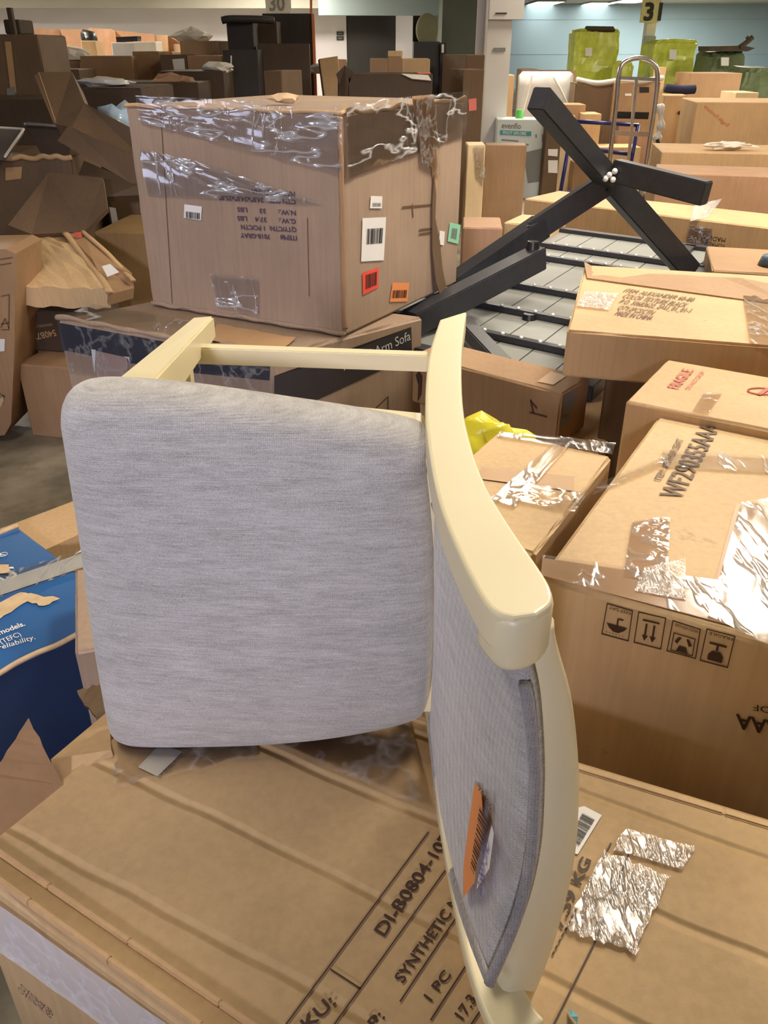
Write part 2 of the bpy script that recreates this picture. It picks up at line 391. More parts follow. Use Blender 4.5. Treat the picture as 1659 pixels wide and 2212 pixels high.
def bar(bm, a, b, wd, h, up=Z, bev=.0):
    d = (b-a).normalized(); s = d.cross(up).normalized(); t = s.cross(d).normalized()
    v = []
    for p in (a, b):
        for i, j in ((-1, -1), (1, -1), (1, 1), (-1, 1)): v.append(bm.verts.new(p+s*wd/2*i+t*h/2*j))
    fs = [bm.faces.new([v[i] for i in q]) for q in ((3, 2, 1, 0), (4, 5, 6, 7), (0, 1, 5, 4), (1, 2, 6, 5), (2, 3, 7, 6), (3, 0, 4, 7))]
    if bev: bmesh.ops.bevel(bm, geom=list({e for f in fs for e in f.edges}), offset=bev, segments=2, affect='EDGES')
    bmesh.ops.recalc_face_normals(bm, faces=bm.faces)
def smooth_path(pts, k=6):
    o = []
    for i in range(len(pts)-1):
        p0, p1, p2, p3 = pts[max(i-1, 0)], pts[i], pts[i+1], pts[min(i+2, len(pts)-1)]
        for j in range(k):
            t = j/k; o.append(.5*((2*p1)+(p2-p0)*t+(2*p0-5*p1+4*p2-p3)*t*t+(3*p1-p0-3*p2+p3)*t**3))
    o.append(pts[-1]); return o
def tube(bm, pts, r, seg=10, smooth=True, closed=False, sx=1, sy=1, refn=None):
    P = smooth_path(pts) if smooth else pts; rings = []; n = len(P)
    ref = refn or V((.13, .2, 1))
    for i, p in enumerate(P):
        d = (P[min(i+1, n-1)]-P[max(i-1, 0)]).normalized(); s = d.cross(ref)
        if s.length < 1e-3: s = d.cross(V((1, 0, 0)))
        s.normalize(); t = s.cross(d).normalized()
        rr = r(i/(n-1)) if callable(r) else r
        rings.append([bm.verts.new(p+s*math.cos(2*math.pi*k/seg)*rr*sx+t*math.sin(2*math.pi*k/seg)*rr*sy) for k in range(seg)])
    for i in range(n-1):
        for k in range(seg): bm.faces.new((rings[i][k], rings[i][(k+1) % seg], rings[i+1][(k+1) % seg], rings[i+1][k]))
    bm.faces.new(rings[0][::-1]); bm.faces.new(rings[-1])
    bmesh.ops.recalc_face_normals(bm, faces=bm.faces)
def crumple(bm, c, r, seed=0, sq=(1, 1, .5), sub=3, amp=.35):
    rnd = random.Random(seed); g = bmesh.ops.create_icosphere(bm, subdivisions=sub, radius=1)
    from mathutils import noise
    for v in g['verts']:
        k = 1+amp*noise.noise(v.co*2.3+V((seed*3.1, 0, 0)))*1.6+amp*.5*noise.noise(v.co*6+V((0, seed*1.7, 0)))
        v.co = c+V((v.co.x*r*sq[0]*k, v.co.y*r*sq[1]*k, v.co.z*r*sq[2]*k))
# ================= SETTING =================
def quad_box(x0, x1, y0, y1, z0, z1):
    bm = bmesh.new(); box_bm(bm, V((x0, y0, z0)), V((1, 0, 0)), V((0, 1, 0)), Z, (x1-x0, y1-y0, z1-z0), (1, 1, 1), 0, .002); return bm
struct('floor', quad_box(-30, 36, -5, 50, -.1, 0), M['conc'])
struct('ceiling', quad_box(-30, 36, -5, 50, CEIL, CEIL+.1), M['ceil'])
struct('wall_back_right', quad_box(3.2, 36, 46, 46.2, 0, CEIL), M['wallg'])
struct('wall_back_left', quad_box(-30, Py(748, 50, 30).x, 30, 30.2, 0, CEIL), M['wallw'])
struct('wall_back_middle', quad_box(Py(855, 50, 30).x, Py(892, 50, 30).x, 30, 30.2, 0, CEIL), M['wallw'])
struct('trim_1', quad_box(-30, Py(735, 20, 28).x, 27.6, 28, Py(300, 19, 28).z, CEIL), M['ceil'])
struct('trim_2', quad_box(Py(690, 20, 26).x, Py(952, 20, 26).x, 25.6, 26, Py(800, 34, 26).z, CEIL), M['wallg'])
struct('wall_recess', quad_box(Py(888, 50, 32).x, Py(965, 50, 32).x, 32, 32.2, 0, CEIL), M['wallgreen'])
struct('wall_green', quad_box(Py(955, 50, 24).x, Py(1045, 50, 24).x, 24, 32, 0, CEIL), M['wallgreen'])
bm = quad_box(Py(748, 50, 30).x, Py(855, 50, 30).x, 30.05, 30.15, 0, Py(800, 31, 30).z); struct('door_1', bm, M['doorblk'])
struct('wall_rear', quad_box(-30, 36, -5.2, -5, 0, CEIL), M['wallgreen'])
struct('glint_light_backing', quad_box(-15.0, -14.9, -4.4, -1.4, .05, 2.45), M['paper'])  # added white panel behind the side area light, no known opening
struct('wall_left', quad_box(-15.2, -15, -5, 50, 0, CEIL), M['wallw'])
struct('wall_right', quad_box(36, 36.2, -5, 50, 0, CEIL), M['wallg'])
bm = bmesh.new()
for k in range(5):
    for z in (.8, 1.6, 2.4): pass
for z in (1.3, 2.75): bar(bm, V((3.3, 45.99, z)), V((36, 45.99, z)), .015, .02)
struct('trim_3', bm, M['wallg'])
# pillar with plates
ps = Py(1053, 60, 11); pe = Py(1106, 60, 11); pw = pe.x-ps.x
struct('pillar', quad_box(ps.x, pe.x, 11, 11+pw*1.2, 0, CEIL), M['pillar'])
bm = quad_box(Py(1029, 60, 11.35).x, ps.x, 11.32, 11.36, Py(1040, 118, 11.3).z, CEIL); struct('trim_4', bm, M['wallw'])
t = thing('pillar_sign', 'white square board fixed high on the white pillar with a small black mark', 'sign', Py(1090, 42, 10.93))
link_mesh('sign_board', quad_box(Py(1056, 40, 10.95).x, Py(1130, 40, 10.95).x, 10.93, 10.99, Py(1090, 42, 10.95).z, Py(1090, 42, 10.95).z+.42), M['pillar'], t)
bm = bmesh.new(); a = Py(1070, 29, 10.92); b = Py(1095, 29, 10.92); bar(bm, a, b, .004, .016)
for p in (a, b): bar(bm, p-V((0, 0, .03)), p+V((0, 0, .03)), .004, .02)
link_mesh('printed_mark', bm, M['ink'], t)
t = thing('pillar_sticker', 'faint grey sticker low on the face of the white pillar', 'sticker', Py(1079, 107, 10.99))
link_mesh('sticker_face', quad_box(Py(1066, 107, 10.99).x, Py(1092, 107, 10.99).x, 10.985, 10.995, Py(1079, 111, 10.99).z, Py(1079, 103, 10.99).z), M['greyink'], t)
# pole with sign 31
a = Py(1397, 60, 21); b = Py(1417, 60, 21)
struct('pillar_pole', quad_box(a.x, b.x, 21, 21.25, 0, CEIL), M['pillar'])
struct('pillar_wrap', quad_box(a.x-.02, b.x+.02, 20.96, 21.02, Py(1400, 100, 21).z, Py(1400, 78, 21).z), M['wallg'])
t = thing('aisle_sign', 'pale yellow sign reading 31 on the thin pole between wrapped pallets', 'sign', Py(1403, 50, 20.9))
s0, s1 = Py(1382, 49, 20.9), Py(1430, -4, 20.9)
link_mesh('sign_board', quad_box(s0.x, s1.x, 20.88, 20.93, s0.z, s1.z), M['signy'], t)
pl = (V((0, 20.88, 0)), V((0, -1, 0)))
text(t, 'sign_lettering', pl, '31', (1389, 45), (1424, 45), (1389, 8), 'signink', .01, bold=.03)
t = thing('aisle_sign', 'white sign with curly black 30 at the top above the tall black cabinet', 'sign', Py(603, 26, 24))
s0, s1 = Py(576, 26, 24), Py(628, -6, 24)
link_mesh('sign_board', quad_box(s0.x, s1.x, 23.95, 24, s0.z, s1.z), M['pillar'], t)
text(t, 'sign_lettering', (V((0, 23.95, 0)), V((0, -1, 0))), '30', (582, 24), (614, 24), (582, -8), 'greyink', .01, bold=.02)
struct('pillar_left', quad_box(Py(574, 30, 24).x, Py(622, 30, 24).x, 24.05, 24.5, 0, CEIL), M['pillar'])
for i, (y0, y1, nm) in enumerate(((68, 76, 'upper'), (78, 87, 'lower'))):
    t = thing('door_plate', nm+' of two small dark signs beside the black doorway', 'sign', Py(734, y1, 29.97), 'dark signs by the doorway')
    link_mesh('sign_board', quad_box(Py(727, y0, 29.96).x, Py(742, y0, 29.96).x, 29.94, 29.985, Py(734, y1, 29.96).z, Py(734, y0, 29.96).z), M['doorblk'], t)
    link_mesh('sign_print', quad_box(Py(730, y0, 29.94).x, Py(739, y0, 29.94).x, 29.93, 29.94, Py(734, y1-3, 29.96).z, Py(734, y0+3, 29.96).z), M['greyink'], t)
# ceiling lamps
LN = {0: 'near right', 1: 'ahead on the right', 2: 'near left', 3: 'far right side', 4: 'ahead in the middle', 5: 'further right ahead'}
def lamp(x, y, label, warm=True, w=.6, l=1.2):
    t = thing('ceiling_lamp', label, 'lamp', (x, y, CEIL), 'ceiling lamps of the hall')
    bm = bmesh.new(); z = CEIL-.03
    for a, b in (((-w/2, -l/2), (w/2, -l/2)), ((w/2, -l/2), (w/2, l/2)), ((w/2, l/2), (-w/2, l/2)), ((-w/2, l/2), (-w/2, -l/2))):
        bar(bm, V((x+a[0], y+a[1], z)), V((x+b[0], y+b[1], z)), .04, .06)
    link_mesh('lamp_frame', bm, M['ceil'], t)
    link_mesh('lamp_diffuser', quad_box(x-w/2+.02, x+w/2-.02, y-l/2+.02, y+l/2-.02, CEIL-.05, CEIL-.03), M['lampw' if warm else 'lampc'], t)
for i, (x, y, p) in enumerate(NEAR_LAMPS): lamp(x, y, 'rectangular warm ceiling lamp over the near cartons, seen only in glossy tape')
for i, (x, y, p) in enumerate(FAR_LAMPS): lamp(x, y, 'rectangular ceiling lamp over the far carton rows, above the frame')
for (px, py), nm in (((1178, 7), 'leftmost'), ((1290, 9), 'second from the left'), ((1362, 3), 'third from the left'), ((1452, 17), 'rightmost')):
    p = Py(px, py, 1); d = p-C0; p = C0+d*((CEIL-.05-CZ)/d.z); lamp(p.x, p.y, 'bright cool ceiling lamp by the 31 sign, '+nm+' of four', False, 1.3, 3.2)

# ================= CHAIR CARTON (foreground) =================
zc = .78
A = Pz(-95, 1853, zc); Bk = Pz(470, 1402, zc); Rk = Pz(1659, 1757, zc)
uy = (A-Bk).normalized(); ux = (Rk-Bk).normalized(); lyy = (A-Bk).length
bx = carton_w('long tan carton the grey chair lies on, printed with a shipping table', Bk, ux, uy, 1.5, lyy+.0, .0, zc, 'scored', n=(20, 16, 12), dent=.004, r=.010, name='chair_carton')
CT = bx['root']; top = bx['top']
def skew(p):
    q = p-Bk; q.z = 0; det = ux.x*uy.y-ux.y*uy.x
    x = (q.x*uy.y-q.y*uy.x)/det; y = (ux.x*q.y-ux.y*q.x)/det
    a = math.atan2(ux.y, ux.x)-math.radians(8.3)*y/lyy
    return Bk*1+V((uy.x*y+math.cos(a)*x, uy.y*y+math.sin(a)*x, p.z-Bk.z))
for v_ in bx['body'].data.vertices: v_.co = skew(v_.co+V(CT.location))-V(CT.location)
P_ = 'printed_lettering'
lines(CT, 'printed_table', top, [(612, 2222, 926, 1798), (712, 2228, 962, 1881), (713, 2094, 779, 2137), (864, 2165, 984, 1985), (930, 2205, 1005, 2089), (1010, 2226, 1040, 2180), (1360, 1840, 1283, 2040), (1283, 2040, 1192, 2222), (1320, 1822, 1307, 1846)], 'inkdk', 3.4)
segs = []
for i in range(17):
    t0 = i/17; x = 1307+(1190-1307)*t0; y = 1845+(2070-1845)*t0; segs.append((x, y, x+(1190-1307)/30, y+(2070-1845)/30))
lines(CT, 'printed_dashes', top, segs, 'inkdk', 4)
text(CT, P_, top, 'SKU:', (645, 2249), (726, 2170), (622, 2232), 'inkdk', bold=.0006)
text(CT, P_, top, 'DI-B0804-107', (831, 2025), (976, 1812), (806, 2012), 'inkdk', bold=.0006)
text(CT, P_, top, 'SYNTHETIC MAT', (871, 2127), (1020, 1915), (849, 2115), 'inkdk', bold=.0006)
text(CT, P_, top, '1 PC', (932, 2166), (975, 2109), (913, 2155), 'inkdk', bold=.0006)
text(CT, P_, top, '17.3', (1000, 2206), (1030, 2162), (980, 2194), 'inkdk', bold=.0006)
text(CT, P_, top, 'P:', (812, 2225), (832, 2200), (790, 2212), 'inkdk', bold=.0006)
text(CT, P_, top, '0', (1163, 2232), (1176, 2208), (1142, 2224), 'inkdk', bold=.0006)
text(CT, P_, top, '7.59 KG', (1214, 2010), (1278, 1861), (1190, 2000), 'inkdk', bold=.0006)
# barcode label by the crest rail, blank label in a clear pouch, patch of shiny tape
patch(CT, 'barcode_label', top, [(1222, 1752), (1262, 1742), (1300, 1762), (1248, 1846), (1215, 1840)], 'white', label='white barcode label')
barcode(CT, top, [(1250, 1830), (1285, 1772), (1258, 1758), (1226, 1815)])
patch(CT, 'document_label', top, [(298, 1658), (346, 1608), (395, 1625), (340, 1678)], 'white', label='white square label')
text(CT, P_, top, 'DI-B0804-107', (346, 1682), (398, 1630), (341, 1678), 'ink', .0015)
gridpatch(CT, 'clear_pouch', top, [(285, 1652), (346, 1596), (412, 1622), (345, 1685)], 'film2', .003, 6, 6, .001)
gridpatch(CT, 'tape_patch', top, [(1352, 1792), (1500, 1832), (1470, 1880), (1322, 1838)], 'filmb', .002, 14, 10, .0012, ragged=.03, label='crinkled clear tape catching the ceiling light')
gridpatch(CT, 'tape_patch', top, [(1305, 1842), (1445, 1895), (1372, 2062), (1216, 2010)], 'filmb', .003, 16, 16, .0014, ragged=.03, label='crinkled clear tape catching the ceiling light')
gridpatch(CT, 'tape_patch', top, [(240, 1600), (470, 1500), (560, 1640), (255, 1700)], 'film2', .002, 12, 10, .001, ragged=.05)
gridpatch(CT, 'tape_patch', top, [(560, 1600), (880, 1540), (935, 1760), (800, 1700)], 'film2', .002, 10, 10, .001)
# raised folded edge strips along the near left side and back
bm = bmesh.new()
e0 = Bk+ux*0+uy*lyy; e1 = e0+ux*1.5
for off_, hh in ((.006, .010), (.030, .006)):
    pp = [skew(e0+ux*t*1.5-uy*off_)+Z*(hh*.35+random.uniform(-.0006, .0006)) for t in [i/12 for i in range(13)]]
    for a_, b_ in zip(pp, pp[1:]): bar(bm, a_, b_, .007, hh, Z, .0015)
link_mesh('folded_edge', bm, CB['tan'], CT)
bm = bmesh.new()
for a_, b_ in ((0, .5), (.5, 1)): bar(bm, Bk+ux*a_*1.5+uy*.02, Bk+ux*b_*1.5+uy*.02, .012, .006, Z, .002)
link_mesh('folded_edge', bm, CB['light'], CT)
text(CT, P_, bx['y1'] if 'y1' in bx else (A+uy*.001, uy), 'FIL', (40, 2150), (120, 2212), (42, 2130), 'inkdk') if False else None
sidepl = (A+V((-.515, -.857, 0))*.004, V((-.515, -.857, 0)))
gridpatch(CT, 'tape_strip', sidepl, [(-60, 1908), (420, 2247), (420, 2350), (-60, 2008)], 'filmglare', .002, 10, 3, .001, label='tape along the near side with painted white glare')
for i_ in range(6): text(CT, P_, sidepl, 'OXNHKB'[i_], (44+i_*12, 2142+i_*10), (54+i_*12, 2150+i_*10), (45+i_*12, 2132+i_*10), 'inkv')
# torn flaps standing on the left edge
def ragged_flap(name, label, pts, edge, thick, mat, parent, amp=6, k=7):
    out = []
    n = len(pts)
    for i in range(n):
        p, q = pts[i], pts[(i+1) % n]; out.append(p)
        if i in edge:
            for j in range(1, k): t = j/k; out.append((p[0]+(q[0]-p[0])*t+random.uniform(-amp, amp), p[1]+(q[1]-p[1])*t+random.uniform(-amp, amp), p[2]+(q[2]-p[2])*t))
    o = link_mesh(name, slab(out, thick), CB[mat] if mat in CB else M[mat], parent)
    if label: o['label'] = label
    return o
def zY(px, py, z): return Pz(px, py, z).y
ragged_flap('torn_flap', 'flap torn to a point', [(62, 1551, .80), (136, 1696, zY(136, 1696, .78)), (0, 1806, zY(0, 1806, .78)), (-40, 1838, zY(-40, 1838, .78)), (-40, 1720, .70), (0, 1648, .74)], (0, 4, 5), .004, 'brown', CT, 3)
ragged_flap('torn_flap', 'short dark torn flap', [(166, 1492, .98), (245, 1468, 1.0), (330, 1470, 1.0), (330, 1560, .90), (236, 1612, .868), (212, 1560, .90)], (0, 4, 5), .004, 'dark', CT, 3)
t = thing('plastic_scrap', 'small pale blue plastic scrap on the foreground carton', 'scrap', Pz(1235, 2190, zc))
bm = bmesh.new(); q = [Pz(x, y, zc+h) for x, y, h in ((1226, 2180, .002), (1237, 2182, .008), (1249, 2196, .006), (1247, 2212, .002), (1234, 2196, .012))]
vs = [bm.verts.new(p) for p in q]; bm.faces.new((vs[0], vs[1], vs[4])); bm.faces.new((vs[1], vs[2], vs[4])); bm.faces.new((vs[2], vs[3], vs[4])); bm.faces.new((vs[3], vs[0], vs[4]))
link_mesh('scrap_sheet', bm, plain('cyan_plastic', (120, 190, 205), .3), t)

# ================= CHAIR =================
CH = thing('dining_chair', 'cream framed dining chair with grey woven upholstery lying on its side on the foreground carton', 'chair', (0, .9, .80))
zt, zb, TH2 = 1.235, .80, .036
def plan(px, py, z): p = Pz(px, py, z); return (p.x, p.y)
left = [(950, 690), (928, 760), (919, 850), (924, 950), (945, 1070), (985, 1180), (1038, 1285), (1072, 1322), (1110, 1333)]
right = [(1008, 672), (998, 760), (1000, 870), (1018, 960), (1052, 1050), (1103, 1135), (1165, 1225), (1190, 1268), (1192, 1300), (1160, 1326)]
L_ = smooth_path([Pz(x, y, zt) for x, y in left], 4); R_ = smooth_path([Pz(x, y, zt) for x, y in right], 4)
outline = L_+R_[::-1]
def plank(outline, z1, thick, bev=.0035):
    bm = bmesh.new(); a = [bm.verts.new(V((p.x, p.y, z1))) for p in outline]; f = bm.faces.new(a)
    e = bmesh.ops.extrude_face_region(bm, geom=[f]); vs = [v for v in e['geom'] if isinstance(v, bmesh.types.BMVert)]
    bmesh.ops.translate(bm, verts=vs, vec=V((0, 0, -thick)))
    bmesh.ops.recalc_face_normals(bm, faces=bm.faces)
    ed = [e for e in bm.edges if len(e.link_faces) == 2 and e.calc_face_angle(0) > .9]
    bmesh.ops.bevel(bm, geom=ed, offset=bev, segments=3, affect='EDGES', profile=.5)
    return bm
link_mesh('rear_leg', plank(outline, zt, TH2), M['cream'], CH)
low = [V((p.x, p.y, zb)) for p in outline]
# lower rear leg: same curve, follows the photographed lower stile
lowL = [(918, 1525), (934, 1640), (950, 1770), (972, 1900), (1000, 2040), (1032, 2150), (1066, 2225), (1100, 2270)]
lowedge = smooth_path([Pz(x, y, zb+.018) for x, y in lowL], 4)
far = [V((p.x, p.y, zb+.018)) for p in L_ if p.y > lowedge[0].y+.02]
lw = .046
pth = far+lowedge
def offs(P, d):
    o = []
    for i, p in enumerate(P):
        t = (P[min(i+1, len(P)-1)]-P[max(i-1, 0)]).normalized(); o.append(p+V((-t.y, t.x, 0))*d)
    return o
lowo = pth+offs(pth, lw)[::-1]
link_mesh('rear_leg', plank(lowo, zb+.018, TH2-.018+.0005), M['cream'], CH)
# crest rail: swept, bulging to the right
cin = [(1118, 1360), (1125, 1400), (1146, 1500), (1158, 1640), (1158, 1740), (1150, 1850), (1122, 1970), (1088, 2085), (1074, 2150), (1094, 2190), (1112, 2240)]
cout = [(1200, 1340), (1206, 1390), (1236, 1500), (1251, 1620), (1254, 1730), (1244, 1860), (1214, 1990), (1176, 2100), (1150, 2160), (1142, 2215), (1140, 2260)]
Yc = .50
def cY(x, y, Y, k=0):
    return Py(x, y, Y-.062*max(0, (y-1650)/550))
I_ = smooth_path([cY(x, y, Yc+.022) for x, y in cin], 4); O_ = smooth_path([cY(x, y, Yc+.030) for x, y in cout], 4)
bm = bmesh.new(); rings = []
for a, b in zip(I_, O_):
    w = b-a; c = (a+b)/2; d = V((0, 1, 0)); rw = w.length/2; u = w.normalized(); r = []
    dn = d-u*d.dot(u); dn.normalize(); k = 16
    for j in range(k):
        th = 2*math.pi*j/k; cx, sy_ = math.cos(th), math.sin(th)
        ex = math.copysign(abs(cx)**.62, cx); ey = math.copysign(abs(sy_)**.7, sy_)
        r.append(bm.verts.new(c+u*ex*rw-dn*ey*.021+dn*.012))
    rings.append(r)
for i in range(len(rings)-1):
    for j in range(16): bm.faces.new((rings[i][j], rings[i][(j+1) % 16], rings[i+1][(j+1) % 16], rings[i+1][j]))
bm.faces.new(rings[0][::-1]); bm.faces.new(rings[-1]); bmesh.ops.recalc_face_normals(bm, faces=bm.faces)
link_mesh('crest_rail', bm, M['cream'], CH, True)
# rounded boss where the upper leg meets the crest rail
bo = [(1038, 1282), (1072, 1322), (1110, 1336), (1155, 1330), (1192, 1302), (1196, 1270), (1165, 1225), (1100, 1180)]
boP = smooth_path([Pz(x, y, zt) for x, y in bo]+[Pz(*bo[0], zt)], 3)[:-1]
link_mesh('crest_joint', plank([p+V((0, 0, 0)) for p in boP], zt-.001, .052, .008), M['cream'], CH, True)
# back cushion surface
zs = lambda a, b, t: a+(b-a)*t
top_e = [(946, 1085), (985, 1190), (1040, 1305), (1085, 1370), (1118, 1400)]
Ys = [.80, .70, .60, .55, .515]
topP = smooth_path([Py(x, y, Y) for (x, y), Y in zip(top_e, Ys)], 5)
bot_e = [(937, 1545), (955, 1740), (985, 1890), (1022, 2010), (1062, 2112)]
botP = smooth_path([cY(x, y, Y) for (x, y), Y in zip(bot_e, [.80, .71, .62, .555, .515])], 5)
rt = smooth_path([cY(x, y, Yc+.0) for x, y in [(1118, 1400), (1146, 1500), (1158, 1640), (1158, 1740), (1150, 1850), (1120, 1975), (1062, 2112)]], 4)
lf = smooth_path([Py(x, y, .80) for x, y in [(946, 1085), (944, 1200), (943, 1330), (940, 1440), (937, 1545)]], 6)
def samp(P, t):
    f = t*(len(P)-1); i = min(int(f), len(P)-2); return P[i].lerp(P[i+1], f-i)
bm = bmesh.new(); G = []
NB = 26
for j in range(NB+1):
    v = j/NB; row = []
    for i in range(NB+1):
        u = i/NB
        p = samp(lf, v)*(1-u)+samp(rt, v)*u+samp(topP, u)*(1-v)+samp(botP, u)*v-(topP[0]*(1-u)*(1-v)+topP[-1]*u*(1-v)+botP[0]*(1-u)*v+botP[-1]*u*v)
        e = min(u, 1-u, v, 1-v); pil = .010*(1-(1-min(1, e/.12))**2)
        row.append(bm.verts.new(p+V((-pil, 0, 0))))
    G.append(row)
fs = [bm.faces.new((G[j][i], G[j][i+1], G[j+1][i+1], G[j+1][i])) for j in range(NB) for i in range(NB)]
back_bvh = BVHTree.FromBMesh(bm)
e = bmesh.ops.extrude_face_region(bm, geom=fs)
bmesh.ops.translate(bm, verts=[v for v in e['geom'] if isinstance(v, bmesh.types.BMVert)], vec=V((.008, .006, 0)))
bmesh.ops.recalc_face_normals(bm, faces=bm.faces)
bc = link_mesh('back_cushion', bm, M['fabric'], CH, True)
bm = bmesh.new()
loop = rt[1:]+botP[::-1][1:-1]
tube(bm, [p+V((-.003, -.005, 0)) for p in rt[3:]], .0052, 8, False); tube(bm, [p+V((-.003, 0, 0)) for p in botP], .0052, 8, False); tube(bm, [p+V((-.003, 0, -.002)) for p in topP[:-6]], .0052, 8, False)
link_mesh('piping', bm, M['piping'], bc, True)
# price sticker curled on the back cushion
def on_back(px, py, off=.004):
    d = ray(px, py).normalized(); h = back_bvh.ray_cast(C0, d)
    return (h[0] if h[0] else C0+d*.75)-d*off
sq = [(1027, 1692), (1046, 1702), (1071, 1757), (1068, 1807), (1056, 1889), (1013, 1933), (1003, 1869), (1015, 1774)]
bm = bmesh.new(); base = [on_back(*p) for p in sq]; lift = [.001, .003, .012, .014, .014, .006, .001, .001]
vs = [bm.verts.new(p+V((-l, -l*.6, 0))) for p, l in zip(base, lift)]
for q in ((0, 1, 7), (1, 2, 7), (2, 3, 7), (3, 6, 7), (3, 4, 6), (4, 5, 6)): bm.faces.new([vs[i] for i in q])
SP = [v.co.copy() for v in vs]
st = link_mesh('sticker', bm, M['orange'], bc); st['label'] = 'orange barcode sticker'
n = (SP[5]-SP[0]).cross(SP[3]-SP[0]).normalized()
if n.dot(C0-SP[0]) < 0: n = -n
pc = sum(SP, V((0, 0, 0)))/8
pls = (max(SP, key=lambda p: p.dot(n))+n*.0015, n)
barcode(bc, pls, [(1016, 1872), (1036, 1742), (1056, 1772), (1024, 1890)], 'inkdk', off=.0)
patch(bc, 'sticker', pls, [(1062, 1782), (1067, 1800), (1057, 1876), (1029, 1922), (1033, 1896), (1046, 1850)], 'white', 0, label='white strip with handwriting')
text(bc, 'handwriting', pls, 'CNG-438670', (1061, 1795), (1033, 1912), (1068, 1800), plain('blue_pen', (70, 70, 150), .5), .001) if False else None
M['pen'] = plain('blue_pen', (70, 70, 150), .5)
text(bc, 'handwriting', pls, 'CNG-438670', (1052, 1798), (1034, 1908), (1064, 1802), 'pen', .001)
text(bc, 'sticker_print', pls, 'XC986', (1034, 1706), (1062, 1752), (1042, 1704), 'inkdk', .0005)
# seat cushion
so = [(139, 890), (143, 858), (160, 838), (200, 829), (260, 829), (380, 838), (500, 854), (620, 872), (740, 890), (850, 910), (915, 930), (926, 960), (936, 1100), (940, 1250), (936, 1400), (924, 1515), (900, 1547), (820, 1570), (700, 1590), (560, 1602), (420, 1606), (310, 1606), (272, 1600), (250, 1585), (240, 1560), (226, 1480), (205, 1340), (180, 1150), (158, 1010)]
def seatY(p): return .875+.03*((940-p[0])/800.)-.05*(p[1]-830)/775
s3 = [Py(160, 838, .895), Py(915, 930, .872), Py(250, 1590, .845)]
s_pl = (s3[0], (s3[1]-s3[0]).cross(s3[2]-s3[0]).normalized())
so = [(x, y-20*max(0, min(1, (y-1350)/200))) for x, y in so]
oP = [hit(x, y, s_pl) for x, y in so]
oP = smooth_path(oP+[oP[0]], 4)[:-1]
cen = V(((min(p.x for p in oP)+max(p.x for p in oP))/2, 0, (min(p.z for p in oP)+max(p.z for p in oP))/2))
cen.y = s3[0].y-((cen-s3[0])*V((1, 0, 1))).dot(s_pl[1]) / s_pl[1].y if False else s3[0].y-((cen.x-s3[0].x)*s_pl[1].x+(cen.z-s3[0].z)*s_pl[1].z)/s_pl[1].y
bm = bmesh.new(); rings = []
prof = [(.97, .040), (.992, .028), (1.0, .012), (1.0, -.004), (.992, -.018), (.975, -.030), (.945, -.0385), (.90, -.044), (.82, -.049), (.7, -.053), (.5, -.057), (.28, -.059), (.1, -.060)]
for s, dy in prof:
    rings.append([bm.verts.new(cen+(p-cen)*s+V((0, dy, 0))) for p in oP])
for a, b in zip(rings, rings[1:]):
    for i in range(len(oP)): bm.faces.new((a[i], a[(i+1) % len(oP)], b[(i+1) % len(oP)], b[i]))
bm.faces.new(rings[-1]); bm.faces.new(rings[0][::-1]); bmesh.ops.recalc_face_normals(bm, faces=bm.faces)
link_mesh('seat', bm, M['fabric'], CH, True)
# apron ring behind the seat
zx = lambda px, py, Y: Py(px, py, Y)
bm = bmesh.new()
FL_t, FR_t = Py(212, 838, .93), Py(915, 908, .93); FL_b, FR_b = V((Py(262, 1480, .93).x, .93, .825)), V((Py(915, 1500, .93).x, .93, .825))
for a, b in ((FL_t, FR_t), (FL_b, FR_b)): bar(bm, a-Z*.012, b-Z*.012, .055, .022, Z, .003)
bar(bm, FL_t-Z*.02, FL_b, .022, .055, V((0, 1, 0)), .003)
link_mesh('seat_frame', bm, M['cream'], CH)
bm = bmesh.new(); x = Py(935, 1200, .86).x
bar(bm, V((x+.001, .868, zt-TH2)), V((x+.001, .868, zb+.02)), .03, .06, V((0, 1, 0)), .003)
link_mesh('rear_rail', bm, M['cream'], CH)
# front legs
def hexa(P1, P2):
    bm = bmesh.new(); v = [bm.verts.new(p) for p in P1+P2]
    for q in ((3, 2, 1, 0), (4, 5, 6, 7), (0, 1, 5, 4), (1, 2, 6, 5), (2, 3, 7, 6), (3, 0, 4, 7)): bm.faces.new([v[i] for i in q])
    bmesh.ops.recalc_face_normals(bm, faces=bm.faces); bmesh.ops.bevel(bm, geom=bm.edges[:], offset=.003, segments=2, affect='EDGES'); return bm
n1, n2 = Py(226, 838, .90), Py(316, 838, .90); f1, f2 = Py(416, 686, 1.30), Py(462, 682, 1.30)
dn, df = V((0, 0, .055)), V((0, 0, .036))
link_mesh('front_leg', hexa([n1, n2, n2-dn, n1-dn], [f1, f2, f2-df, f1-df]), M['cream'], CH)
zo = .80
g1, g2 = V((n1.x, .90, zo)), V((n2.x, .90, zo)); h1, h2 = V((f1.x, 1.30, zo+.01)), V((f2.x, 1.30, zo+.01))
link_mesh('front_leg', hexa([g1, g2, g2+dn*.8, g1+dn*.8], [h1, h2, h2+df, h1+df]), M['cream'], CH)
a = Py(400, 763, 1.20); b = Py(925, 781, 1.20)
bm = bmesh.new(); bar(bm, a, b, .022, .026, Z, .002); link_mesh('stretcher', bm, M['cream'], CH)
bm = bmesh.new(); bar(bm, V((a.x, a.y, zo+.03)), V((b.x, b.y, zo+.03)), .022, .026, Z, .002); link_mesh('stretcher', bm, M['cream'], CH)
bm = bmesh.new(); q = Py(397, 800, 1.14); bar(bm, V((q.x, 1.14, 1.225)), V((q.x, 1.14, zo+.03)), .022, .026, V((0, 1, 0)), .002); link_mesh('stretcher', bm, M['cream'], CH)
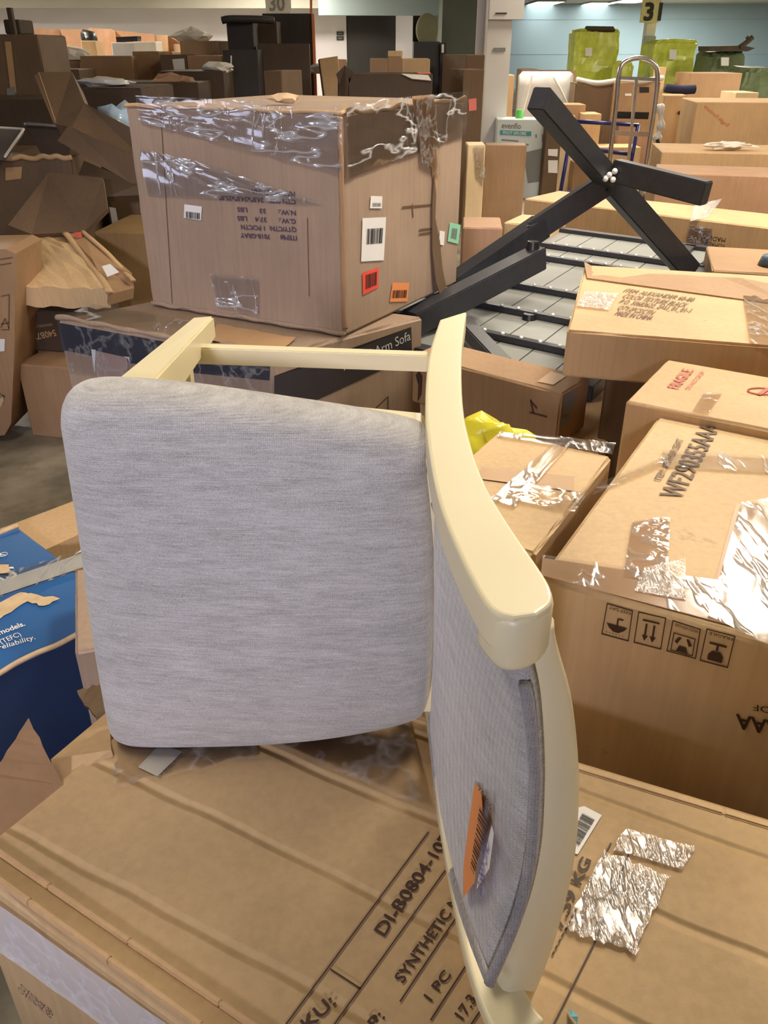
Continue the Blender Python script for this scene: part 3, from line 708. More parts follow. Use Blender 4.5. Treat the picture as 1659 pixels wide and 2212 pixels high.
# ================= MIDDLE GROUND RIGHT =================
wf = carton('large tan carton with big upside-up WF number and four handling icons, right of the chair', (1165, 1245), (1432, 884), (1659, 1400), .93, .0, 'light', lenR=.75, lenL=.70, dent=.003, n=(14, 14, 12), r=.008, name='shipping_carton')
wt, wfz, W = wf['top'], wf['y0'], wf['root']
wf['root']['label'] = 'large tan carton with WF number in black on top and four handling icons'
text(W, P_, wt, 'WF290355AAA', (1472, 1080), (1556, 923), (1415, 1084), 'inkbr', bold=.0012, label='black item number')
text(W, P_, wt, 'ITEM: ARTHUR SEAT', (1428, 1040), (1477, 951), (1409, 1042), 'inkbr', bold=.0004)
gridpatch(W, 'tape_patch', wt, [(1366, 1128), (1448, 1118), (1440, 1262), (1345, 1250)], 'film2', .0025, 8, 8, .001, label='clear tape patch')
patch(W, 'tape_patch', wt, [(1366, 1128), (1446, 1116), (1436, 1256), (1348, 1246)], 'tape', .001)
patch(W, 'tape_strip', wt, [(1172, 1206), (1680, 1281), (1700, 1385), (1168, 1243)], 'tape', .0008)
patch(W, 'tape_strip', wt, [(1590, 1090), (1760, 1080), (1690, 1390), (1530, 1310)], 'tape', .0006)
gridpatch(W, 'stretch_film', wt, [(1600, 1090), (1790, 1060), (1700, 1420), (1528, 1335)], 'film3', .004, 14, 14, .002, label='crinkled film flaring white under the lamp')
gridpatch(W, 'stretch_film', wt, [(1292, 1046), (1440, 985), (1440, 1005), (1280, 1072)], 'film2', .002, 10, 4, .001)
gridpatch(W, 'stretch_film', wt, [(1430, 975), (1900, 1000), (1900, 1040), (1430, 1010)], 'film3', .002, 14, 4, .0015)
gridpatch(W, 'tape_strip', wt, [(1172, 1200), (1680, 1275), (1700, 1385), (1168, 1243)], 'film3', .0015, 16, 4, .001, label='tape along the front edge')
gridpatch(W, 'stretch_film', wt, [(1392, 1230), (1480, 1210), (1480, 1300), (1370, 1280)], 'filmb', .003, 10, 8, .001)
# handling icons (printed upside down on the front)
def z5(x, y): return (1140+x*.4577, 1200+y*.4577)
def icon(fr, kind):
    q = [hit(*z5(*p), wfz) for p in fr]  # corners tl,tr,br,bl in the photo
    n = wfz[1]
    def uv(u, v): return (q[0]*(1-u)+q[1]*u)*(1-v)+(q[3]*(1-u)+q[2]*u)*v+n*.001
    bm = bmesh.new()
    def pg(pts): bm.faces.new([bm.verts.new(uv(*p)) for p in pts])
    def rect(a, b, c, d): pg([(a, b), (c, b), (c, d), (a, d)])
    def frame(a, b, c, d, w=.035): rect(a, b, c, b+w); rect(a, d-w, c, d); rect(a, b, a+w, d); rect(c-w, b, c, d)
    frame(0, 0, 1, 1)
    if kind == 0:
        pg([(.12+.76*i/12, .62) for i in range(13)][::-1]+[(.5-.38*math.cos(math.pi*i/10), .62+.2*math.sin(math.pi*i/10)) for i in range(1, 10)]) if False else pg([(.12, .6), (.88, .6), (.78, .72), (.6, .82), (.4, .82), (.22, .72)])
        rect(.48, .38, .54, .6); rect(.54, .36, .7, .41)
        for i in range(6): rect(.15+.12*i, .86, .18+.12*i, .89)
    if kind == 1:
        rect(.2, .2, .8, .25)
        for x in (.36, .64): rect(x-.035, .32, x+.035, .72); pg([(x-.11, .68), (x+.11, .68), (x, .86)])
    if kind == 2:
        frame(.12, .36, .88, .94, .03)
        pg([(.3, .9), (.38, .72), (.62, .72), (.7, .9)]); pg([(.2, .62), (.32, .46), (.42, .46), (.3, .68)]); pg([(.8, .62), (.68, .46), (.58, .46), (.7, .68)])
    if kind == 3:
        rect(.2, .36, .8, .42); rect(.46, .42, .54, .58); pg([(.24, .9), (.24, .72), (.36, .6), (.64, .6), (.76, .72), (.76, .9)])
    bmesh.ops.recalc_face_normals(bm, faces=bm.faces)
    link_mesh('handling_icon', bm, M['inkdk'], W)
    a = (fr[1][0]-fr[0][0]); t0 = z5(fr[1][0]-a*.08, fr[1][1]+ (fr[1][1]-fr[0][1])*-.08+10); t1 = z5(fr[0][0]+a*.1, fr[0][1]+(fr[1][1]-fr[0][1])*.1+10)
    text(W, P_, wfz, ('KEEP DRY', 'THIS WAY', 'HANDLE WITH CARE', 'FRAGILE')[kind], t0, t1, (t0[0]-1, t0[1]+7), 'inkdk') if kind != 1 else None
icon([(375, 222), (498, 258), (477, 405), (348, 370)], 0)
icon([(523, 262), (655, 292), (630, 443), (500, 410)], 1)
icon([(685, 302), (818, 345), (795, 487), (655, 450)], 2)
icon([(845, 342), (982, 378), (945, 530), (812, 495)], 3)
text(W, P_, wfz, 'AAA', (1690, 1560), (1592, 1541), (1692, 1592), 'inkdk', bold=.001)
text(W, P_, wfz, 'OF', (1668, 1528), (1627, 1520), (1669, 1542), 'inkdk')
# neighbouring flat carton
nb_ = carton('low light tan carton with clear tape between the chair back and the WF carton', (1156, 1196), (1322, 985), (1045, 1190), .92, .0, 'light', lenR=.235, exact=False, n=(8, 10, 8))
nb = nb_['root']; nt = nb_['top']
gridpatch(nb, 'tape_strip', nt, [(1040, 1010), (1240, 1030), (1240, 1062), (1035, 1035)], 'tape', .001, 6, 3, 0)
gridpatch(nb, 'stretch_film', nt, [(1210, 945), (1240, 955), (1110, 1100), (1060, 1080)], 'film3', .003, 10, 12, .0015, label='wrinkled clear film')
gridpatch(nb, 'stretch_film', nt, [(1110, 1040), (1270, 1070), (1240, 1110), (1090, 1080)], 'film2', .0035, 10, 8, .0012)
gridpatch(nb, 'stretch_film', nt, [(1080, 935), (1330, 960), (1322, 985), (1075, 945)], 'film3', .003, 10, 4, .002)
# fragile carton
fr = carton('carton with red FRAGILE lettering between the WF carton and the open-edged carton', (1352, 866), (1441, 776), (1800, 945), .95, .0, 'tan', lenR=.9, n=(8, 8, 8))
text(fr['root'], P_, fr['top'], 'FRAGILE', (1466, 841), (1499, 801), (1443, 834), 'inkred', bold=.001, label='red lettering')
text(fr['root'], P_, fr['top'], 'DO NOT DROP', (1490, 842), (1524, 804), (1480, 839), 'inkred')
bm = bmesh.new()
cc = hit(1645, 846, fr['top'])
tube(bm, [cc+V((math.cos(a)*.03, math.sin(a)*.02, 0))+Z*.001 for a in [i*2*math.pi/12 for i in range(13)]], .0015, 4, False); link_mesh('printed_symbol', bm, M['inkred'], fr['root'])
bm = bmesh.new(); bar(bm, cc+V((-.015, -.02, .001)), cc+V((.02, .015, .001)), .01, .001); link_mesh('printed_symbol', bm, M['inkred'], fr['root'])
gridpatch(fr['root'], 'tape_strip', fr['top'], [(1520, 850), (1560, 850), (1530, 895), (1495, 890)], 'film2', .002, 6, 6, .001)
lx0 = fr['x0']
patch(fr['root'], 'shipping_label', lx0, [(1362, 882), (1400, 884), (1388, 960), (1354, 950)], 'orange', label='orange sticker')
patch(fr['root'], 'shipping_label', (lx0[0]+lx0[1]*.001, lx0[1]), [(1358, 892), (1371, 893), (1366, 945), (1354, 941)], 'white', label='white strip')
dk = carton('dark brown carton partly behind the FRAGILE carton', (1325, 962), (1345, 850), (1500, 990), .66, .0, 'dark', lenR=.5, lenL=.5) if False else None
t = bgbox('tall dark brown carton behind the FRAGILE carton, under the open-edged carton', 1312, 1560, 806, 2.06, .34, 'dark', yaw=-25, n=(6, 6, 6))
# upper wide carton with folded-up edge
oc_ = carton('long wide carton stamped COLOR TEXTURE BLACK, just behind the FRAGILE carton', (1225, 713), (1264, 572), (1900, 812), .985, .864, 'tan', lenR=1.4, n=(14, 8, 4), dent=.006)
oc = oc_['root']; ot = oc_['top']
for s, p0, p1, cp in (('ITEM: ALEXANDER 60-80', (1345, 631), (1495, 652), (1348, 623)), ('COLOR TEXTURE BLACK', (1342, 643), (1479, 664), (1345, 634)),
    ('P.O. 50683622_2AU_01_01-1', (1336, 655), (1488, 676), (1339, 646)), ('QTY:2PCS/CTN', (1331, 668), (1407, 680), (1334, 659)), ('MADE IN CHINA', (1326, 681), (1405, 692), (1329, 671))):
    text(oc, P_, ot, s, p0, p1, cp, 'inkbr', bold=.0005)
gridpatch(oc, 'tape_patch', ot, [(1262, 632), (1335, 636), (1315, 672), (1245, 664)], 'filmb', .003, 10, 8, .002, label='shiny clear tape')
gridpatch(oc, 'stretch_film', ot, [(1600, 612), (1720, 625), (1760, 770), (1620, 745)], 'film3', .004, 12, 14, .003, label='wrinkled clear film')
ragged_flap('folded_flap', 'darker flap folded up at the back', [(1262, 566, zY(1264, 572, .985)-.01), (1300, 585, zY(1300, 578, .985)), (1600, 600, zY(1600, 618, .985)), (1700, 620, zY(1700, 632, .985)), (1720, 662, zY(1700, 632, .985)-.16), (1340, 610, zY(1340, 610, .985)-.02), (1268, 600, zY(1268, 600, .985)-.02)], (0, 1), .004, 'brown', oc, 1)
# ---------- slatted table, upside down ----------
zt_ = .70
TB = thing('patio_table', 'upturned black metal table with grey slats and crossed legs in the air', 'table', Pz(1262, 835, .6))
nl = Pz(1262, 832, zt_); un = (Pz(885, 742, zt_)-nl); ln = .98; un.normalize()
vfar = (Pz(1560, 537, zt_)-nl); lf_ = vfar.length; vf = vfar.normalized()
fl = nl+un*ln
# slats (one panel with seams)
bm = bmesh.new()
ns = 7
for i in range(ns):
    a0 = ln*i/ns+.003; a1 = ln*(i+1)/ns-.003
    q = [nl+un*a0, nl+un*a1, nl+un*a1+vf*lf_, nl+un*a0+vf*lf_]
    vs = [bm.verts.new(p-Z*.02) for p in q]+[bm.verts.new(p-Z*.035) for p in q]
    for k in ((0, 1, 2, 3), (7, 6, 5, 4), (0, 4, 5, 1), (1, 5, 6, 2), (2, 6, 7, 3), (3, 7, 4, 0)): bm.faces.new([vs[j] for j in k])
bmesh.ops.recalc_face_normals(bm, faces=bm.faces)
sl = link_mesh('slat_panel', bm, M['slat'], TB); sl['label'] = 'frosted grey slats'
bm = bmesh.new()
for i in range(1, ns): bar(bm, nl+un*ln*i/ns-Z*.03, nl+un*ln*i/ns+vf*lf_-Z*.03, .008, .014)
link_mesh('seam', bm, M['frame'], TB)
for a, b in ((nl, fl), (nl, nl+vf*lf_), (fl, fl+vf*lf_), (nl+vf*lf_, fl+vf*lf_)):
    bm = bmesh.new(); bar(bm, a-Z*.025, b-Z*.025, .06, .05, Z, .004); link_mesh('frame_rail', bm, M['frame'], TB)
rib_px = [(1275, 770), (1240, 690), (1262, 640), (1420, 586), (1360, 540)]
rib_t = [.14, .30, .46, .66, .84]
rib_t = [.125, .27, .43, .68, .80]
for k, t0 in enumerate(rib_t):
    a = nl+vf*lf_*t0; b = a+un*ln
    bm = bmesh.new(); bar(bm, a-Z*.006, b-Z*.006, .035, .022, Z, .002); rb = link_mesh('rib', bm, M['frame'], TB)
    bm = bmesh.new()
    for i in range(13):
        c = a+(b-a)*(i+.5)/13+Z*.006; bmesh.ops.create_icosphere(bm, subdivisions=1, radius=.008, matrix=Matrix.Translation(c))
    link_mesh('screws', bm, M['screw'], rb, True)
bm = bmesh.new()
for i in range(13): bmesh.ops.create_icosphere(bm, subdivisions=1, radius=.008, matrix=Matrix.Translation(nl+un*ln*(i+.5)/13+Z*.001))
link_mesh('screws', bm, M['screw'], TB, True)
# corner bracket with a square hole at the far right
c0 = nl+vf*lf_
bm = bmesh.new(); bar(bm, c0+un*.16-Z*.012, c0+un*.16-vf*.42-Z*.012, .05, .024); bar(bm, c0-vf*.42+un*.02-Z*.012, c0-vf*.42+un*.18-Z*.012, .05, .024)
link_mesh('corner_bracket', bm, M['frame'], TB)
def knob(c, r=.022, h=.02):
    bm = bmesh.new(); bmesh.ops.create_cone(bm, segments=20, radius1=r, radius2=r*.8, depth=h, cap_ends=True, matrix=Matrix.Translation(c)); return bm
link_mesh('round_cap', knob(Pz(1143, 687, zt_-.015)+Z*.006, .028, .022), M['black'], TB)
# legs
J = Py(1314, 388, 3.6)
f4 = Pz(1490, 588, zt_+.0); 
def legbar(a, b, w, h, nm='leg', up=Z):
    bm = bmesh.new(); bar(bm, a, b, w, h, up, .004); return link_mesh(nm, bm, M['frame'], TB)
legbar(f4, J+V((.0, 0, 0)), .062, .095)
b1 = Py(1163, 212, 3.15); legbar(J, b1, .068, .078)
b2 = Py(1527, 418, 3.25); legbar(Py(1328, 368, 3.55), b2, .055, .085)
legbar(J+V((0, 0, -.01)), Py(1150, 500, 3.6), .06, .09)
legbar(Py(1170, 488, 3.61), Py(975, 622, 3.42), .09, .085)
link_mesh('bolt', knob(Py(1148, 490, 3.56), .022, .01), M['black'], TB)
legbar(Py(1165, 555, 3.42), Py(885, 700, 2.93), .075, .09, 'foot_bar')
link_mesh('knob', knob(Py(1150, 545, 3.40)+Z*.028, .028, .03), M['black'], TB)
legbar(Pz(1000, 698, .735), Pz(1088, 792, .735), .055, .05, 'foot_bar')
bm = bmesh.new()
for dx, dy in ((0, 0), (12, -8), (8, 10), (-8, 8)):
    bmesh.ops.create_icosphere(bm, subdivisions=2, radius=.012, matrix=Matrix.Translation(Py(1316+dx, 378+dy, 3.5)))
link_mesh('joint_bolts', bm, M['screw'], TB, True)
# support under the table
sp = carton('flat tan carton lying under the upturned slatted table', (1300, 962), (1080, 905), (1500, 720), .645, .0, 'light', lenL=.6, lenR=1.3, n=(6, 6, 4))
# narrow carton with bent arrow logo
am_ = carton('long narrow brown carton with printed code squares, beside the upturned table', (1214, 850), (890, 765), (1243, 820), .80, .648, 'brown', lenR=.16, n=(4, 12, 4))
am = am_['root']; ap = am_['x0']
patch(am, 'printed_square', am_['y0'], [(1217, 858), (1240, 838), (1240, 880), (1215, 900)], 'greyink', label='grey code square')
patch(am, 'printed_square', am_['y0'], [(1209, 906), (1231, 892), (1229, 910), (1209, 922)], 'greyink')
lines(am, 'printed_arrow', ap, [(1146, 863, 1152, 892), (1144, 890, 1182, 900), (1146, 864, 1160, 882)], 'inkdk', 3)
gridpatch(am, 'tape_patch', am_['top'], [(1160, 825), (1195, 832), (1225, 812), (1190, 803)], 'tape', .001, 2, 2)
patch(am, 'printed_logo', ap, [(898, 810), (906, 800), (912, 812), (910, 850), (902, 868), (905, 835)], 'inkdk')
# yellow bag
t = thing('plastic_bag', 'crumpled yellow plastic bag behind the chair leg', 'bag', Pz(1050, 975, .8))
bm = bmesh.new(); crumple(bm, Py(1050, 975, 1.68), .10, 3, (1.0, .7, .7)); link_mesh('bag_body', bm, M['yellow2'], t, True)

# long cartons behind the table
_n, _r = Pz(1133, 429, .79), Pz(1659, 492, .79); _u = (_r-_n).normalized()
l1_ = carton_w('long tan carton behind the upturned table with MADE IN print and shiny tape', _n, _u, V((-_u.y, _u.x, 0)), 2.2, .42, 0, .79, 'tan', n=(14, 8, 8), dent=.004)
l1 = l1_['root']; lt = l1_['top']; lf1 = l1_['y0']
gridpatch(l1, 'tape_patch', lt, [(1500, 445), (1560, 430), (1530, 470), (1490, 480)], 'filmb', .003, 8, 8, .001, label='shiny clear tape')
gridpatch(l1, 'tape_patch', lf1, [(1492, 485), (1540, 492), (1535, 540), (1480, 530)], 'film3', .003, 8, 8, .001)
text(l1, P_, lf1, 'MADE IN', (1568, 514), (1518, 508), (1568, 524), 'inkdk')
text(l1, P_, lf1, 'ROMANIA', (1566, 528), (1520, 521), (1566, 537), 'inkdk')
r3 = bgbox('low tan carton directly behind the long MADE IN carton', 1428, 1800, 380, 6.3, .55, 'red', yaw=-15, z0=0, n=(4, 4, 4))
r2 = bgbox('tan carton with torn paper scraps on top, at the right', 1437, 1800, 332, 7.2, .75, 'tan', yaw=-10, n=(4, 4, 4))
r1 = bgbox('large tan carton with faded script print at the right edge', 1512, 1850, 222, 8.4, .8, 'tan', yaw=-8, n=(4, 4, 4))
text(r1['root'], P_, r1['y0'], 'Fragile Furniture', (1570, 275), (1520, 232), (1572, 265), 'inkred')
t = thing('paper_scrap', 'crumpled white paper scrap on the carton at the right', 'paper', Py(1575, 312, 7.4))
bm = bmesh.new(); crumple(bm, Py(1572, 314, 7.45)+Z*.0, .11, 5, (1.8, .6, .25)); link_mesh('paper_sheet', bm, M['paper'], t)
o1 = bgbox('tan carton standing to the right of the table corner', 1545, 1760, 590, 3.5, .5, 'brown', yaw=-16, n=(4, 4, 4))
t = thing('round_cushion', 'dark teal rounded item showing on a carton at the right edge', 'cushion', Py(1655, 580, 3.75))
link_mesh('cushion_body', knob(Pz(1668, 574, o1['z1'])+Z*.022, .06, .04), plain('dark_teal', (58, 78, 96), .4), t, True)
s1 = bgbox('small light tan carton with taped corner left of the table legs', 1085, 1190, 485, 4.8, .3, 'light', yaw=-28, n=(4, 4, 4))
s2 = bgbox('low brown carton beside the wrapped carton, left of the table', 1000, 1085, 492, 4.3, .3, 'red', yaw=-5, n=(4, 4, 4))

# ================= BIG WRAPPED CARTON AND SOFA CARTON =================
zs_ = .80
sf_ = carton('large sofa carton with black printed band under the wrapped carton', (588, 768), (122, 690), (892, 690), zs_, .0, 'grey', exact=True, lenR=.62, n=(16, 14, 10), dent=.006, r=.01, name='sofa_carton')
S = sf_['root']; sx, sy, stp = sf_['x0'], sf_['y0'], sf_['top']
patch(S, 'printed_band', sx, [(128, 697), (350, 737), (584, 778), (582, 822), (420, 806), (279, 784), (134, 756)], 'navy', label='navy band')
pb = patch(S, 'printed_band', sy, [(592, 812), (700, 782), (888, 706), (890, 768), (676, 868), (592, 856)], 'dkband', label='black band')
text(S, P_, sy, 'Padded Arm Sofa', (742, 800), (886, 733), (741, 779), 'evn', .003, label='white lettering')
patch(S, 'paper_patch', sx, [(206, 757), (276, 772), (278, 850), (214, 850)], 'lav', .002, label='pinkish square patch')
patch(S, 'tape_scrap', sx, [(198, 754), (208, 755), (206, 808)], 'white', .003); patch(S, 'tape_scrap', sx, [(268, 769), (281, 771), (281, 786), (278, 774)], 'white', .003)
gridpatch(S, 'stretch_film', stp, [(125, 688), (590, 765), (640, 735), (200, 660)], 'film', .004, 24, 6, .003, label='torn clear film')
gridpatch(S, 'stretch_film', sx, [(125, 692), (584, 770), (584, 870), (150, 800)], 'film2', .004, 20, 6, .002)
lines(S, 'printed_outline', sy, [(800, 893, 838, 856), (838, 856, 838, 893)], 'inkdk', 2)
gridpatch(S, 'crushed_rim', stp, [(470, 705), (640, 735), (600, 768), (450, 742)], CB and 'tape', .006, 12, 5, .006)
bm = bmesh.new(); e0 = hit(122, 686, stp); e1 = hit(588, 764, stp); e2 = hit(892, 688, stp)
tube(bm, [e0.lerp(e1, i/12)+Z*(random.random()*.01-.004) for i in range(13)], lambda u: .009+.002*math.sin(u*40), 8)
link_mesh('crushed_rim', bm, CB['grey'], S, True)
bb_ = carton('large upright carton wrapped in clear film and printed ITEM# 7018-GRAY upside down', (745, 728), (328, 660), (987, 612), 1.44, .803, 'grey', exact=True, zp=.803, n=(14, 14, 14), dent=.007, r=.01, name='wrapped_carton')
B = bb_['root']; bl, br, bt = bb_['x0'], bb_['y0'], bb_['top']
for s, p0, p1, cp in (('ITEM#      7018-GRAY', (641, 509), (520, 503), (641, 519)), ('QTY/CTN:  1 PC/CTN', (640, 491), (521, 485), (640, 501)),
    ('G.W.:      37.4    LBS', (639, 473), (513, 466), (639, 483)), ('N.W.:      33      LBS', (639, 455), (513, 447), (639, 465)),
    ('CTN SIZE:  24.8"x24.8"x25.8"', (639, 431), (474, 422), (639, 441)), ('MADE IN CHINA', (637, 414), (544, 408), (637, 424))):
    text(B, P_, bl, s, p0, p1, cp, 'inkv', bold=.0012)
patch(B, 'barcode_label', bl, [(399, 441), (437, 446), (435, 476), (398, 470)], 'white', .002); barcode(B, bl, [(402, 470), (433, 474), (433, 460), (402, 456)], 'signink', off=.003)
patch(B, 'barcode_label', br, [(800, 423), (825, 424), (824, 450), (798, 450)], 'white', .002); barcode(B, br, [(803, 446), (821, 446), (821, 438), (803, 438)], 'greyink', off=.003)
patch(B, 'shipping_label', br, [(782, 471), (833, 469), (828, 562), (779, 565)], 'white', .002, 'large white shipping label'); barcode(B, br, [(790, 528), (824, 525), (826, 492), (791, 494)], 'signink', off=.003)
patch(B, 'shipping_label', br, [(782, 589), (817, 577), (816, 621), (783, 637)], 'red', .002, 'red label'); barcode(B, br, [(788, 625), (812, 615), (813, 586), (788, 594)], 'inkdk', off=.003)
patch(B, 'shipping_label', br, [(847, 610), (883, 611), (879, 651), (841, 652)], 'orange', .002, 'orange label'); barcode(B, br, [(845, 644), (876, 643), (878, 626), (847, 627)], 'inkdk', off=.003)
patch(B, 'shipping_label', br, [(971, 480), (994, 486), (989, 527), (966, 521)], 'green', .002, 'green edged label'); barcode(B, br, [(972, 514), (984, 517), (987, 494), (975, 492)], 'greyink', off=.003)
patch(B, 'shipping_label', br, [(949, 498), (960, 500), (958, 530), (947, 528)], 'white', .002)
lines(B, 'printed_rule', br, [(868, 448, 940, 442), (890, 440, 892, 470), (905, 497, 932, 494), (905, 506, 930, 503)], 'inkbr', 4)
lines(B, 'panel_crease', bl, [(345, 200, 372, 655)], 'inkbr', 1.5); lines(B, 'panel_crease', bl, [(664, 470, 668, 640)], 'inkbr', 1.5)
# films
gridpatch(B, 'stretch_film', bl, [(296, 206), (742, 226), (742, 375), (304, 262)], 'film', .005, 26, 14, .006, label='wrinkled clear film band')
gridpatch(B, 'stretch_film', bl, [(302, 320), (420, 345), (700, 440), (320, 420)], 'film', .004, 22, 10, .004)
gridpatch(B, 'stretch_film', bl, [(455, 590), (560, 600), (560, 680), (470, 660)], 'film', .004, 10, 10, .004)
gridpatch(B, 'stretch_film', br, [(744, 222), (1008, 196), (1002, 290), (745, 385)], 'film', .005, 22, 12, .005, label='wrinkled clear film band')
gridpatch(B, 'tape_strip', br, [(892, 205), (935, 205), (945, 380), (905, 350)], 'film2', .008, 8, 14, .004)
patch(B, 'tape_strip', br, [(888, 208), (935, 204), (946, 378), (938, 420), (930, 360), (905, 330)], 'tape', .003)
# slit and hanging torn strip on the right face
bm = bmesh.new(); pts = [(934, 378), (938, 420), (936, 470), (946, 520), (950, 580), (956, 630), (972, 672), (966, 690), (944, 650), (934, 610), (930, 540), (930, 450)]
ps_ = [hit(x, y, br)+br[1]*(.004+.02*max(0, (y-560)/120)) for x, y in pts]
f = bm.faces.new([bm.verts.new(p) for p in ps_]); e = bmesh.ops.extrude_face_region(bm, geom=[f]); bmesh.ops.translate(bm, verts=[v for v in e['geom'] if isinstance(v, bmesh.types.BMVert)], vec=br[1]*.004)
bmesh.ops.triangulate(bm, faces=[g for g in bm.faces if len(g.verts) > 4]); link_mesh('torn_strip', bm, CB['dark'], B)
# crushed corner rims
bm = bmesh.new()
c0 = bt[0]; O = bb_['O']; n0 = V((O.x, O.y, 1.44)); l0 = n0+bb_['uy']*bb_['L'][1]; r0 = n0+bb_['ux']*bb_['L'][0]
tube(bm, [n0.lerp(r0, i/14)+Z*random.uniform(-.006, .007) for i in range(15)], lambda u: .006+.0015*math.sin(u*33), 7)
tube(bm, [n0.lerp(l0, i/14)+Z*random.uniform(-.003, .004) for i in range(15)], .006, 7)
link_mesh('crushed_rim', bm, CB['tan'], B, True)
bm = bmesh.new(); n1_ = V((O.x, O.y, .81)); l1__ = n1_+bb_['uy']*bb_['L'][1]
tube(bm, [n1_.lerp(l1__, i/16)+V((0, 0, random.uniform(.0, .008))) for i in range(17)], lambda u: .007+.002*math.sin(u*29), 7)
link_mesh('crushed_rim', bm, CB['grey'], B, True)
bm = bmesh.new(); tube(bm, [V((O.x, O.y, .83+.6*i/10))+V((random.uniform(-.003, .003), -.002, 0)) for i in range(11)], .008, 7); link_mesh('corner_edge', bm, CB['brown'], B, True)
# ================= LEFT FOREGROUND: BLUE CARTON =================
zb_ = .50
A1 = Pz(205, 1352, zb_); A0 = Pz(-60, 1480, zb_); Bk0 = Pz(170, 1088, zb_); 
ux_ = (A1-A0).normalized(); uy_ = (Bk0-A1); uy_ = V((-ux_.y, ux_.x, 0))
wid = (Bk0-A1).dot(uy_)
O_b = A1-ux_*.6
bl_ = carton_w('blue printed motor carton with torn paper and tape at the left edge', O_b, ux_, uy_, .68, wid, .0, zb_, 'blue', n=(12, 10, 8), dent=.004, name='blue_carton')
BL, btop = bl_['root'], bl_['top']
bl_['body'].data.materials.append(M['blueshade'])
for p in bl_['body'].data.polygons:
    if abs(p.normal.z) < .5: p.material_index = 1  # side faces get a darker blue, shade painted into the colour
text(BL, P_, btop, 'electric models.', (-62, 1396), (55, 1352), (-66, 1386), 'white', bold=.0006)
text(BL, P_, btop, '(TEFC)', (4, 1392), (47, 1374), (1, 1382), 'white')
text(BL, P_, btop, 'quiet and reliability.', (-90, 1432), (77, 1381), (-93, 1422), 'white')
text(BL, P_, btop, 'RS', (-20, 1262), (38, 1246), (-24, 1238), 'white', bold=.001)
text(BL, P_, btop, 'R', (3, 1204), (13, 1199), (1, 1193), 'white')
bm = bmesh.new(); c = hit(8, 1198, btop); tube(bm, [c+V((math.cos(a)*.009, math.sin(a)*.009, .001)) for a in [i*math.pi/6 for i in range(13)]], .0008, 4, False); link_mesh('printed_ring', bm, M['white'], BL)
gridpatch(BL, 'tape_strip', btop, [(-20, 1250), (190, 1186), (196, 1226), (-15, 1300)], 'film3', .003, 14, 6, .003, label='wrinkled clear tape')
gridpatch(BL, 'tape_strip', btop, [(-20, 1262), (188, 1192), (192, 1222), (-15, 1292)], 'plasticw', .0012, 12, 4, .0)
def torn(parent, pl, pts, mat='torn', off=.0016, amp=3):
    o = []
    for i in range(len(pts)):
        p, q = pts[i], pts[(i+1) % len(pts)]
        for j in range(4): t = j/4; o.append((p[0]+(q[0]-p[0])*t+(random.uniform(-amp, amp) if j else 0), p[1]+(q[1]-p[1])*t+(random.uniform(-amp, amp) if j else 0)))
    return patch(parent, 'torn_paper', pl, o, mat, off)
torn(BL, btop, [(-20, 1316), (40, 1282), (66, 1282), (130, 1294), (95, 1310), (60, 1300), (10, 1330), (-20, 1345)])
torn(BL, btop, [(165, 1300), (196, 1288), (202, 1312), (180, 1308)], 'torn')
torn(BL, btop, [(-20, 1225), (20, 1222), (24, 1240), (-20, 1246)], 'torn', .0035, 2)
bm = bmesh.new(); q0, q1 = O_b, O_b+ux_*.68
tube(bm, [Z*zb_+V((q0.x, q0.y, 0)).lerp(V((q1.x, q1.y, 0)), i/16)+Z*random.uniform(-.004, .004) for i in range(17)], .006, 7); link_mesh('torn_rim', bm, M['torn'], BL, True)
bm = bmesh.new(); q0, q1 = O_b+uy_*wid, O_b+uy_*wid+ux_*.68
tube(bm, [Z*zb_+V((q0.x, q0.y, 0)).lerp(V((q1.x, q1.y, 0)), i/16)+Z*random.uniform(-.004, .004) for i in range(17)], .007, 7); link_mesh('torn_rim', bm, M['torn'], BL, True)
bgbox('plain tan carton between the blue carton and the chair seat', 168, 420, 1385, 1.27, .3, 'grey', yaw=18, n=(4, 4, 6))
bgbox('tan carton low in the gap between the blue carton and the foreground carton', 60, 250, 1600, .93, .14, 'tan', yaw=32, n=(4, 4, 4)) if False else None
t = thing('flat_cardboard', 'flattened tan cardboard sheet lying behind the blue carton', 'cardboard', Pz(60, 1140, .02))
bm = bmesh.new(); q = [Pz(x, y, .49) for x, y in ((-60, 1162), (-60, 1190), (175, 1100), (172, 1078))]
link_mesh('sheet_body', slab([(-60, 1165, zY(-60, 1165, .48)), (-60, 1260, zY(-60, 1260, .48)), (180, 1150, zY(180, 1150, .48)), (178, 1075, zY(178, 1075, .48))], .47), CB['tan'], t)
t = thing('cardboard_divider', 'tan cardboard divider slanting between blue carton and foreground carton', 'cardboard', Pz(150, 1660, .5))
link_mesh('sheet_body', slab([(110, 1640, .80), (235, 1535, .92), (240, 1620, .80), (120, 1700, .76)], .01), CB['tan'], t)

